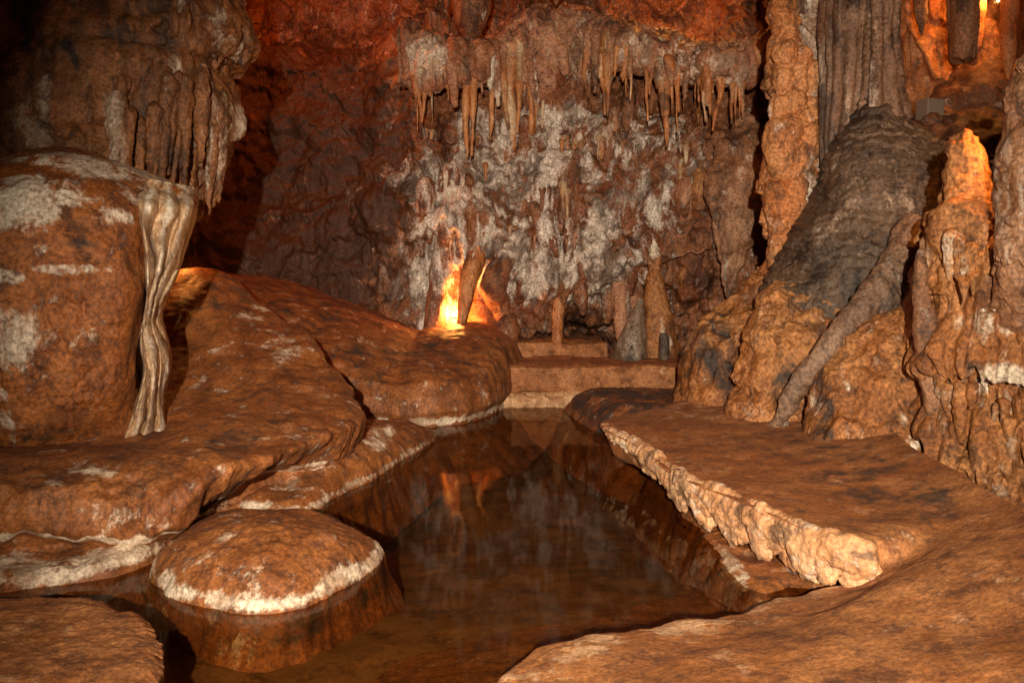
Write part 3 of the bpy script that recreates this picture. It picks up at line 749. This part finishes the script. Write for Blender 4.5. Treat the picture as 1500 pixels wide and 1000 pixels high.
for k in range(60):
    px = rnd.uniform(600, 1125)
    t_, b_ = float(np.interp(px, xs, tp)), float(np.interp(px, xs, bt))
    y0 = t_ + rnd.uniform(4, .5 * (b_ - t_)); y1 = b_ + rnd.uniform(-20, 40); hw = rnd.uniform(3.5, 9)
    Yc = float(np.interp(px, xs, yf))
    CURTAIN_RIBS.append((px, y0, y1, hw, Yc - .12 + rnd.uniform(-.02, .08)))
def stalactite(px, y0, y1, hw, Y, mat, parent, lean=0, name='stalactite', nseg=12, white=0.0):
    L_ = y1 - y0
    k1, k2 = rnd.uniform(-.35, .35) * hw, rnd.uniform(-.35, .35) * hw
    rows = [(px, y0 - 8, Y + .22, hw * .3), (px, y0 - 2, Y + .12, hw * 1.9), (px + lean * .1, y0 + .12 * L_, Y + .03, hw * 1.15), (px + lean * .3 + k1, y0 + .35 * L_, Y, hw * .8), (px + lean * .6 + k2, y0 + .65 * L_, Y, hw * .6), (px + lean * .9, y0 + .9 * L_, Y, hw * .38), (px + lean, y1 - 1, Y, hw * .2), (px + lean, y1, Y, .1)]
    r = hw * Y / F
    return loft(name, rows, max(10, int(L_ / 4)), nseg, mat, det=dict(lump=(r * .7, .2 / max(r, .02)), fine=(r * .35, 16)), parent=parent, wfun=lambda P: white + 0 * P[..., 0])

for (px, y0, y1, hw, Yc) in CURTAIN_RIBS:
    cap('rib', px, y0, y1, hw, Yc, rnd.choice([M['curtain'], M['curtain'], M['spike'], M['column']]), curtain, rnd.uniform(-8, 8), white=rnd.choice([0, 0, .3, .8]), nv=22)
spk = [(612, 120, 178, 4, 6), (622, 118, 180, 4, -4), (630, 118, 142, 3, 0), (684, 85, 231, 8, 0), (693, 95, 228, 6, -2), (722, 110, 205, 5, -4), (735, 95, 190, 6, 10), (748, 70, 222, 11, 4), (760, 120, 195, 5, -2), (772, 70, 205, 8, 8), (785, 90, 198, 8, -3), (795, 120, 205, 4, 0),
       (882, 56, 168, 7, 5), (890, 70, 172, 6, 0), (946, 85, 178, 4, 3), (955, 90, 140, 4, -4), (968, 60, 200, 8, 8), (977, 80, 215, 7, 0), (984, 110, 165, 3, 0), (994, 70, 166, 5, 0), (1004, 110, 145, 3, 0), (1024, 112, 150, 3, 0), (1030, 112, 178, 4, 4), (1040, 115, 168, 4, 0), (1056, 116, 192, 5, -12),
       (1072, 118, 181, 4, 0), (1083, 115, 172, 3, 0), (1088, 116, 174, 4, 0), (1116, 50, 112, 4, -2), (1108, 60, 95, 3, 0)]
for (px, y0, y1, hw, ln) in spk:
    stalactite(px, y0, y1, hw * rnd.uniform(.9, 1.15), float(np.interp(px, xs, yf)) - .05, M['spike'], curtain, ln, white=rnd.choice([0, 0, .3, .5]))
q = 606
while q < 1100:
    b_ = float(np.interp(q, xs, bt))
    ln = 6 + 60 * rnd.random() ** 3 * (1.2 if q > 980 else 1)
    stalactite(q, b_ - 6, b_ + ln, rnd.uniform(1.6, 3.2), float(np.interp(q, xs, yf)) + rnd.uniform(-.08, .15), M['spike'], curtain, rnd.uniform(-2, 2), nseg=8, white=rnd.choice([0, .3, .5]))
    q += rnd.choice([2, 3, 5, 8, 14]) * rnd.uniform(.8, 1.4)
# short fringes lower down on the back wall
def wall_y(px, py):
    X = (px - 750) / F * 12.8; Z = CH - (py - HOR) / F * 12.8
    return float(wall_depth(np.array(X), np.array(Z)))
for (xa, xb, yy, n, l0, l1, hw) in [(820, 1010, 205, 34, 14, 40, 3.0), (700, 850, 338, 26, 10, 28, 2.5), (606, 660, 185, 8, 10, 40, 3), (790, 840, 275, 6, 40, 75, 4), (960, 1010, 240, 8, 20, 60, 4), (640, 720, 245, 6, 20, 60, 4)]:
    for k in range(n):
        px = rnd.uniform(xa, xb); y0 = yy + rnd.uniform(-12, 12)
        stalactite(px, y0, y0 + rnd.uniform(l0, l1), hw * rnd.uniform(.7, 1.3), wall_y(px, y0) - rnd.uniform(.0, .14), rnd.choice([M['wall'], M['curtain'], M['spike']]), back_wall, rnd.uniform(-2, 2), nseg=8, white=rnd.choice([0, .4, .8]))

for k in range(70):
    px = rnd.uniform(610, 1125); py = rnd.uniform(150, 470)
    if 625 < px < 760 and py > 380: continue
    hw = rnd.uniform(4, 13) * (1.25 if px > 900 else 1); L_ = hw * rnd.uniform(4.0, 9)
    inw = math.exp(-((px - 780) / 190) ** 2 - ((py - 300) / 130) ** 2)
    cap('flowstone_boss', px, py - .3 * L_, py + .7 * L_, hw, wall_y(px, py) + rnd.uniform(-.08, .14), rnd.choice([M['wall'], M['wall'], M['curtain'], M['right']] if px > 900 else [M['wall'], M['wall'], M['curtain']]), back_wall, rnd.uniform(-8, 8), white=inw * rnd.uniform(.1, 1.0), nv=28)

# roof pendants at the top of the picture
for (px, y1, hw, Y, lab) in [(655, 12, 9, 12.6, 'small brown roof pendant left of the long dark stalactite at the top'), (690, 68, 22, 12.2, 'broad brown pendant hanging above the left part of the flowstone curtain'), (710, 40, 8, 12.3, 'thin brown pendant just right of the broad one above the curtain'), (815, 8, 12, 12.4, 'short pendant touching the top of the flowstone curtain')]:
    o = loft('stalactite', [(px, -160, Y, hw * 2.2), (px, -40, Y, hw * 1.5), (px, y1 - 35, Y, hw), (px, y1 - 12, Y, hw * .5), (px, y1, Y, .3)], 70, 24, M['wall'], det=dict(lump=(.05, 3), fine=(.012, 12), flute=(.02, 8)))
    tag(o, lab, 'stalactite', 'pendants from the roof')

# ------------------------------------------------------------------ draperies, stalagmites and lamp at the foot of the back wall
def spire(name, rows, lab, cat, mat, det=None, nu=90, nv=40, ribs=None, white=None, dark=None, squash=1.0, group=None, parent=None):
    o = loft(name, rows, nu, nv, mat, det=det or dict(lump=(.05, 3), fine=(.014, 11), flute=(.015, 8)), white=white, dark=dark, squash=squash, parent=parent, ribs=ribs)
    if parent is None: tag(o, lab, cat, group)
    return o
spire('stone_drapery', [(704, 330, 12.4, 8), (700, 365, 12.3, 14), (690, 400, 12.2, 13), (682, 440, 12.15, 9), (677, 475, 12.2, 5), (674, 500, 12.3, 3)], 'leaning brown stone drapery half hiding the glowing lamp', 'stone drapery', M['spike'])
spire('stone_drapery', [(655, 330, 12.6, 14), (648, 380, 12.4, 16), (640, 430, 12.3, 14), (636, 480, 12.3, 14), (630, 520, 12.3, 12)], 'grey brown stone drapery on the left side of the glowing lamp', 'stone drapery', M['wall'], white=[(645, 380, 12.3, 20, 50, .6)])
spire('stone_drapery', [(745, 365, 12.5, 10), (738, 385, 12.35, 18), (722, 420, 12.3, 20), (735, 455, 12.5, 14), (745, 490, 12.6, 16)], 'slanting stone drapery lit orange on the right side of the lamp', 'stone drapery', M['wall'])
spire('flowstone_heap', [(700, 440, 12.75, 12), (705, 460, 12.7, 24), (705, 490, 12.6, 34), (705, 525, 12.55, 40), (705, 560, 12.5, 44)], 'orange lit flowstone heap just right of the glowing lamp', 'flowstone', M['wall'])
spire('stalagmite', [(817, 436, 12.3, 3), (817, 448, 12.3, 7), (816, 480, 12.3, 7.5), (817, 505, 12.3, 9), (818, 535, 12.3, 12)], 'slim brown stalagmite standing on the back step before the dark hollow', 'stalagmite', M['spike'])
spire('stalagmite', [(958, 350, 12.0, 3), (959, 372, 12.0, 8), (960, 400, 12.0, 10), (960, 430, 12.0, 15), (962, 460, 12.0, 22), (965, 510, 12.0, 28), (968, 560, 12.0, 34)], 'tall knobbly stalagmite with a pale tip against the back wall', 'stalagmite', M['right'], white=[(958, 362, 12, 10, 18, .8)], det=dict(lump=(.06, 3), saw=(.05, 4), fine=(.015, 11)))
spire('stalagmite', [(938, 438, 11.8, 4), (935, 455, 11.8, 8), (928, 490, 11.8, 18), (922, 525, 11.8, 26), (920, 550, 11.8, 30)], 'grey white cone of flowstone at the right end of the dam', 'stalagmite', M['grey'], white=[(930, 480, 11.6, 30, 60, .9)])
spire('stalagmite', [(648, 486, 12.0, 2), (648, 494, 12.0, 6), (648, 520, 12.0, 7), (648, 540, 12.0, 9)], 'tiny stalagmite stub glowing orange left of the lamp', 'stalagmite', M['spike'])
spire('stalagmite', [(972, 488, 11.6, 3), (972, 500, 11.6, 7), (972, 520, 11.6, 8), (972, 545, 11.6, 10)], 'small dark stump beside the grey white cone', 'stalagmite', M['grey'])
spire('rock', [(745, 462, 12.1, 4), (742, 475, 12.1, 18), (738, 500, 12.1, 22), (738, 530, 12.1, 24)], 'dark knobbly rock between the lamp heap and the slim stalagmite', 'rock', M['wall'])
# the big hanging shield
spire('stalactite', [(1094, 160, 12.5, 6), (1092, 185, 12.3, 20), (1088, 222, 12.0, 36), (1082, 280, 11.8, 40), (1078, 325, 11.8, 35), (1074, 365, 11.8, 24), (1070, 400, 11.8, 14), (1068, 430, 11.8, 6), (1067, 443, 11.8, .5)], 'large grey spear shaped stalactite left of the knobbly column', 'stalactite', M['column'], det=dict(lump=(.22, 1.8), fine=(.02, 9), flute=(.07, 3)), nu=180, nv=110, squash=.6, dark=[(1090, 240, 11.6, 45, 50, .5)])

def lamp(name, c, lab, mat_e, r=.045):
    base = lump_mesh('x', 12, 0, (1, 1, 1), 0) * r
    e = bpy.data.objects.new(name, None); e.location = c
    scene.collection.objects.link(e)
    tag(e, lab, 'lamp')
    sheet('bulb', base + np.array(c), mat_e, parent=e)
    a = np.linspace(0, 2 * math.pi, 20); t = np.array([(1.0, -1.2), (1.15, -.9), (1.15, -.5), (.9, -.45), (.2, -.5)])
    H = np.stack([t[:, :1] * np.cos(a) * r, t[:, :1] * np.sin(a) * r, t[:, 1:] * r + 0 * a], -1) + np.array(c)
    sheet('socket', H, M_black, parent=e)
    return e
M_black = plain('black_plastic', (.03, .03, .03))
M_bulb = plain('lit_bulb', (1.0, .62, .18), emit=40)
AMB = (1.0, .36, .07)
lamp('cave_lamp', V(665, 462, 12.45), 'glowing cave lamp tucked behind stone draperies at the back wall', M_bulb, .035)
light('lamp_light_back', 'POINT', V(668, 456, 12.26), 85, AMB, .03)

# ------------------------------------------------------------------ right side formations
# grey dome and fluted column above it
spire('flowstone_dome', [(1288, 90, 8.35, 14), (1288, 130, 8.33, 23), (1288, 156, 8.3, 32), (1291, 178, 8.3, 46), (1297, 200, 8.3, 68), (1300, 228, 8.3, 86), (1298, 265, 8.3, 94), (1284, 310, 8.3, 100), (1268, 370, 8.3, 116), (1245, 430, 8.3, 124), (1225, 500, 8.3, 128), (1205, 580, 8.3, 130), (1200, 640, 8.3, 130)], 'large dark grey rippled flowstone dome under the fluted column', 'flowstone dome', M['grey'],
      det=dict(lump=(.14, 1.1), gour=(.028, 10), fine=(.03, 7), knob=(.016, 12)), nu=460, nv=420, squash=.9, white=[(1275, 255, 7.4, 20, 8, .5), (1320, 290, 7.4, 60, 20, .3), (1230, 330, 7.5, 40, 30, .25)])
spire('fluted_column', [(1292, -160, 8.3, 26), (1290, -40, 8.3, 26), (1288, 50, 8.3, 26), (1288, 110, 8.3, 28), (1289, 145, 8.32, 33), (1290, 180, 8.4, 42)], 'smooth brown fluted column rising from the grey dome', 'column', M['colgrey'], det=dict(flute=(.03, 7), lump=(.03, 2), fine=(.01, 14), gour=(.008, 16)), nu=200, nv=140, ribs=(.16, 9))
spire('fluted_column', [(1245, -160, 8.5, 34), (1242, -40, 8.5, 34), (1240, 60, 8.5, 33), (1236, 140, 8.5, 30), (1230, 200, 8.5, 25), (1224, 260, 8.5, 18), (1216, 330, 8.5, 12), (1212, 380, 8.5, 8)], 'ribbed brown column narrowing downwards left of the smooth fluted one', 'column', M['colgrey'], det=dict(flute=(.05, 7), lump=(.04, 2), fine=(.012, 14)), nu=240, nv=180, ribs=(.30, 11), white=[(1215, 80, 8.2, 14, 60, .5)])
# knobbly column
kcol = spire('knobbly_column', [(1148, -160, 8.9, 16), (1148, -40, 8.9, 14), (1149, 40, 8.9, 15), (1154, 70, 8.9, 22), (1160, 110, 8.9, 28), (1160, 150, 8.9, 28), (1161, 190, 8.9, 32), (1160, 240, 8.9, 36), (1160, 290, 8.9, 36), (1155, 340, 8.9, 30), (1147, 400, 8.9, 22), (1142, 450, 8.9, 18)], 'knobbly orange and white column left of the ribbed columns', 'column', M['knob'],
      det=dict(lump=(.10, 2.4), saw=(.12, 1.9), knob=(.04, 6), fine=(.03, 9), flute=(.03, 7)), nu=360, nv=160, white=[(1200, 60, 8.6, 25, 60, .8), (1195, 215, 8.5, 14, 45, .9), (1190, 270, 8.5, 20, 40, .9), (1180, 130, 8.6, 15, 40, .5)])
for (px, y0, y1, hw, ln, wt) in [(1150, 62, 118, 17, 2, 0), (1174, 70, 125, 14, 0, .2), (1146, 100, 150, 15, 0, 0), (1170, 85, 160, 10, 6, .1), (1187, 90, 150, 13, 0, .5), (1142, 138, 200, 13, 0, .3), (1165, 130, 190, 16, 0, 0), (1188, 140, 200, 12, 0, .3), (1148, 172, 275, 25, 0, 0), (1183, 180, 250, 15, 4, .2),
                             (1196, 190, 300, 14, -6, 1.0), (1140, 262, 350, 20, 0, 0), (1165, 255, 340, 20, -4, 0), (1188, 265, 345, 18, -8, 1.0), (1138, 330, 440, 14, 0, 0), (1158, 310, 400, 13, -6, .2)]:
    cap('boss', px, y0, y1, hw, 8.9 - .25 * math.sqrt(max(0, 1 - ((px - 1160) / 40) ** 2)) + .002 * hw, M['knob'], kcol, ln, wt, nv=48)
spire('pale_column', [(1195, -160, 9.0, 26), (1195, -20, 9.0, 26), (1196, 50, 8.95, 26), (1200, 100, 8.9, 20), (1205, 150, 8.9, 10), (1207, 180, 8.9, 3)], 'pale grey column stub between the knobbly and the ribbed column', 'column', M['column'],
      det=dict(lump=(.1, 2.6), saw=(.10, 2.4), fine=(.02, 11), flute=(.03, 6)), nu=200, nv=100, white=[(1200, 60, 8.8, 40, 140, .85)])
# fluted skirt below them
spire('flowstone_skirt', [(1130, 395, 9.2, 20), (1125, 430, 9.1, 48), (1112, 470, 9.0, 72), (1100, 520, 8.95, 92), (1095, 570, 8.9, 100), (1092, 620, 8.9, 104)], 'fluted tan flowstone skirt at the foot of the knobbly column', 'flowstone', M['right'], det=dict(lump=(.14, 1.8), flute=(.06, 5.5), saw=(.08, 2), fine=(.016, 10)), nu=240, nv=240, squash=.8, dark=[(1050, 520, 8.9, 50, 60, .8)])
# diagonal ridge
rg = np.array([list(V(1360, 360, 7.6)) + [.30], list(V(1322, 410, 7.35)) + [.22], list(V(1266, 456, 7.16)) + [.12], list(V(1218, 506, 7.12)) + [.095], list(V(1180, 553, 7.16)) + [.08], list(V(1152, 596, 7.25)) + [.06], list(V(1138, 630, 7.4)) + [.045]])
R = catmull(rg, 200); tn = np.gradient(R[:, :3], axis=0); tn /= np.linalg.norm(tn, axis=1)[:, None]
n1 = np.cross(tn, (0, 1, 0)); n1 /= np.linalg.norm(n1, axis=1)[:, None]; n2 = np.cross(tn, n1)
a = np.linspace(0, 2 * math.pi, 70)
P = R[:, None, :3] + R[:, 3, None, None] * (1.15 * n1[:, None] * np.cos(a)[None, :, None] + 0.75 * n2[:, None] * np.sin(a)[None, :, None])
N = normals(P, True); N *= np.sign(np.sum(N * (P - R[:, None, :3])))
P = P + N * detail(P, lump=(.07, 2.2), fine=(.02, 9), knob=(.01, 12), flute=(.02, 9))[..., None]; P[:, -1] = P[:, 0]
tag(sheet('flowstone_ridge', P, M['colgrey'], white=.12 + 0 * P[..., 0]), 'grey ridge of flowstone slanting down from the dome to the floor', 'flowstone')
spire('flowstone_slope', [(1185, 392, 8.3, 12), (1188, 408, 8.2, 45), (1195, 440, 8.1, 80), (1190, 480, 8.0, 95), (1180, 540, 7.95, 95), (1170, 600, 7.9, 96), (1165, 640, 7.9, 96)], 'rough dark orange slope below the grey dome, left of the slanting ridge', 'flowstone', M['right'], det=dict(lump=(.14, 1.9), saw=(.10, 2.2), knob=(.04, 6), fine=(.03, 8)), nu=240, nv=260, squash=.7, dark=[(1200, 430, 7.5, 60, 30, .5), (1170, 540, 7.5, 60, 40, .4)])
# tan bulge below it
spire('flowstone_bulge', [(1335, 432, 7.4, 10), (1325, 446, 7.3, 45), (1312, 480, 7.2, 70), (1300, 530, 7.1, 84), (1290, 580, 7.0, 92), (1284, 630, 6.9, 102), (1280, 690, 6.8, 112), (1275, 740, 6.8, 116)], 'bulging tan flowstone with fluted front beside the right floor', 'flowstone', M['right'], det=dict(lump=(.12, 1.5), saw=(.08, 1.9), flute=(.035, 8), knob=(.015, 9), fine=(.018, 9)), nu=300, nv=360, squash=.95,
      white=[(1325, 575, 6.3, 16, 16, .9), (1340, 610, 6.3, 10, 30, .8), (1350, 650, 6.2, 16, 20, .8), (1200, 590, 6.8, 14, 25, .5)], dark=[(1290, 440, 7, 70, 18, .6), (1195, 560, 7, 14, 60, .5), (1230, 650, 6.5, 50, 20, .5)])
# right bank with orange tinged stalagmite on top
cols = []
for (px, y0, yb, dd) in [(1300, 470, 700, 1.4), (1345, 400, 712, .55), (1365, 340, 725, .18), (1400, 310, 745, 0), (1440, 300, 765, -.15), (1490, 300, 790, -.3), (1560, 310, 830, -.5), (1680, 330, 880, -.7), (1850, 360, 900, -.8)]:
    Y = 5.95 + dd
    h = yb - y0
    cols.append([V(px + 30, y0 + 10, Y + 1.8), V(px + 8, y0 - 4, Y + .9), V(px, y0, Y + .45), V(px, y0 + .12 * h, Y + .2), V(px, y0 + .3 * h, Y + .05), V(px, y0 + .5 * h, Y), V(px, y0 + .58 * h, Y + .16), V(px, y0 + .75 * h, Y + .08), V(px, y0 + .95 * h, Y + .02), V(px, y0 + 1.15 * h, Y + .0)])
P = net(np.array(cols), 420, 420)
N = face_to(normals(P), P, (0, 2, 2))
d = detail(P, lump=(.14, 1.7), saw=(.16, 1.6), fine=(.02, 9), knob=(.03, 7), seed=4) + sstep(1.4, 1.0, P[..., 2]) * detail(P, flute=(.06, 6), seed=3)
P = P + N * d[..., None]
rbank = sheet('flowstone_bank', P, M['right'], white=blobs(P, [(1490, 470, 5.6, 40, 25, .9), (1480, 560, 5.6, 50, 30, .9), (1400, 510, 5.8, 14, 14, .7), (1450, 570, 5.7, 30, 14, .6)]), dark=blobs(P, [(1420, 535, 5.8, 25, 8, .6)]))
tag(rbank, 'tan knobbly flowstone bank with drip fringes at the right edge', 'flowstone bank')
for (px, y0, y1, hw, Y) in [(1412, 405, 445, 9, 5.82), (1425, 400, 432, 6, 5.8)]:
    stalactite(px, y0, y1, hw, Y, M['right'], rbank, 0, nseg=14, white=.3)
loft('drapery', [(1352, 350, 6.4, 1), (1349, 380, 6.25, 9), (1349, 430, 6.2, 13), (1354, 490, 6.2, 12), (1361, 560, 6.2, 9), (1367, 630, 6.2, 6), (1372, 700, 6.25, 3), (1373, 725, 6.3, .5)], 180, 50, M['column'], det=dict(lump=(.06, 2.5), flute=(.03, 8), fine=(.016, 11)), parent=rbank)
for k in range(70):
    px = rnd.uniform(1372, 1520); py = rnd.uniform(360, 700)
    hw = rnd.uniform(4, 11) * (1.3 if py < 520 else 1); L_ = hw * rnd.uniform(4, 10)
    dd = float(np.interp(px, [1365, 1400, 1440, 1490, 1560], [.18, 0, -.15, -.3, -.5]))
    cap('boss', px, py - .3 * L_, py + .7 * L_, hw, 5.95 + dd + .06 + rnd.uniform(-.05, .08), M['right'], rbank, rnd.uniform(-6, 6), white=rnd.choice([0, 0, .2, .4]), nv=40)
spire('stalagmite', [(1414, 190, 6.3, 1), (1414, 197, 6.3, 7), (1413, 215, 6.3, 18), (1414, 245, 6.3, 27), (1416, 270, 6.3, 32), (1422, 295, 6.3, 42), (1425, 330, 6.3, 58), (1425, 380, 6.3, 70), (1425, 430, 6.3, 74)], 'lumpy stalagmite with an orange lit tip on the right bank', 'stalagmite', M['right'], det=dict(lump=(.14, 2.4), knob=(.05, 6), saw=(.06, 2.6), fine=(.03, 8)), nu=240, nv=180)
spire('stalagmite', [(1514, 70, 5.6, 3), (1512, 95, 5.6, 18), (1514, 140, 5.6, 27), (1514, 190, 5.6, 36), (1514, 250, 5.6, 44), (1514, 310, 5.6, 52), (1514, 380, 5.6, 56), (1516, 460, 5.7, 50), (1520, 560, 5.9, 30)], 'grey knobbly stalagmite cut off by the right edge of the picture', 'stalagmite', M['column'], det=dict(lump=(.10, 2.4), saw=(.06, 4), knob=(.03, 9), fine=(.016, 11)), nu=240, nv=160, white=[(1500, 260, 5.3, 30, 120, .5)])

# upper right recess with the second lamp
spire('orange_curtain', [(1352, -120, 10.9, 40), (1352, 0, 10.9, 38), (1354, 60, 10.85, 37), (1355, 110, 10.85, 32), (1352, 160, 10.9, 30), (1350, 210, 11, 30)], 'orange lit wall of flowstone in the upper right recess', 'flowstone', M['spike'], det=dict(lump=(.18, 2), saw=(.2, 1.4), flute=(.06, 5), fine=(.018, 10)), nu=200, nv=160)
spire('stalactite', [(1349, -100, 10.2, 12), (1349, 0, 10.2, 10), (1350, 30, 10.2, 6), (1350, 52, 10.2, 1)], 'dark pointed stalactite before the orange lit recess wall', 'stalactite', M['column'], group='stalactites of the upper right recess')
spire('stalactite', [(1411, -100, 9.6, 21), (1411, 0, 9.6, 20), (1411, 50, 9.6, 18), (1410, 80, 9.6, 16), (1410, 87, 9.6, 14), (1410, 88, 9.6, 2)], 'blunt grey stalactite with flat end in the upper right recess', 'stalactite', M['column'], det=dict(flute=(.03, 8), fine=(.008, 14)), group='stalactites of the upper right recess')
spire('stalactite', [(1480, -100, 9.8, 15), (1479, 0, 9.8, 13), (1477, 50, 9.8, 11), (1477, 85, 9.8, 9), (1477, 108, 9.8, 4), (1477, 117, 9.8, .5)], 'glowing yellow stalactite beside the lamp at the top right', 'stalactite', M['spike'], det=dict(lump=(.03, 4), fine=(.01, 14)), group='stalactites of the upper right recess')
spire('stalactite', [(1435, -100, 10.3, 11), (1433, 0, 10.3, 9), (1432, 40, 10.3, 7), (1430, 75, 10.3, 3), (1430, 85, 10.3, .5)], 'narrow stalactite squeezed behind the blunt grey one', 'stalactite', M['spike'], group='stalactites of the upper right recess')
spire('recess_rock', [(1462, -20, 10.6, 6), (1455, 20, 10.6, 12), (1444, 60, 10.6, 26), (1435, 100, 10.7, 52), (1430, 140, 10.7, 75), (1425, 220, 10.7, 90)], 'dark pointed rock below the stalactites in the upper right recess', 'rock', M['roof'], det=dict(lump=(.2, 1.6), fine=(.02, 10), flute=(.04, 5)), nu=140, nv=140)
c = V(1362, 168, 9.3)
q = 0.075
bx = np.array([[sx, sy, sz] for sz in (-1, 1) for sx, sy in ((-1, -1), (1, -1), (1, 1), (-1, 1))], float) * np.array([.105, .1, .16]) + c
bm = bpy.data.meshes.new('junction_box')
bm.from_pydata([tuple(p - c) for p in bx], [], [(0, 3, 2, 1), (4, 5, 6, 7), (0, 1, 5, 4), (1, 2, 6, 5), (2, 3, 7, 6), (3, 0, 4, 7)])
bm.materials.append(plain('grey_paint', (.22, .17, .125)))
bo = bpy.data.objects.new('junction_box', bm); bo.location = c; bo.rotation_euler = (0, .04, .2); scene.collection.objects.link(bo)
mod = bo.modifiers.new('bevel', 'BEVEL'); mod.width = .012; mod.segments = 2
tag(bo, 'small pale block standing in the upper right recess behind the dome', 'box')
o = lump('rock', V(1366, 180, 9.0), .1, 9, M['roof'], None, (1.1, 1, 1), 20, .3); tag(o, 'round dark rock in front of the pale block', 'rock')
# ledge of the recess
P = net(np.array([[V(1300, 225, 8.6), V(1400, 205, 8.4), V(1600, 190, 8.2)], [V(1300, 185, 9.5), V(1400, 175, 9.6), V(1600, 160, 9.8)], [V(1300, 150, 11.5), V(1400, 135, 11.5), V(1600, 130, 11.5)]]), 120, 160)
P = P + (face_to(normals(P), P, (0, 5, 9)) * detail(P, lump=(.3, 1.6), knob=(.06, 4), fine=(.03, 9))[..., None])
struct(sheet('recess_floor', P, M['wall'], dark=.8 + 0 * P[..., 0]))
P = net(np.array([[V(1290, -120, 11.7), V(1400, -120, 12.2), V(1620, -120, 11.4)], [V(1290, 60, 11.7), V(1400, 60, 12.2), V(1620, 60, 11.4)], [V(1290, 240, 11.7), V(1400, 240, 12.2), V(1620, 240, 11.4)]]), 160, 200)
P = P + (face_to(normals(P), P, (0, 0, 3)) * detail(P, lump=(.3, 1.2), flute=(.08, 4), fine=(.02, 9))[..., None])
struct(sheet('recess_wall', P, M['wall']))
lamp('cave_lamp', V(1462, -4, 10.2), 'glowing cave lamp at the very top right behind the stalactites', M_bulb, .05)
light('lamp_light_right', 'POINT', V(1460, -14, 10.05), 50, AMB, .06)
light('lamp_light_recess', 'POINT', V(1366, -60, 10.0), 12, AMB, .1)
light('lamp_light_bank', 'POINT', V(1492, 165, 6.0), 55, AMB, .06)
# lamps hidden behind the boulder and up behind the curtain
light('lamp_light_left', 'POINT', V(258, 366, 9.5), 18, AMB, .05)
light('lamp_light_top', 'POINT', V(990, -30, 13.2), 45, AMB, .1)
light('lamp_light_red', 'POINT', V(430, -80, 11.9), 170, (1.0, .22, .04), .1)
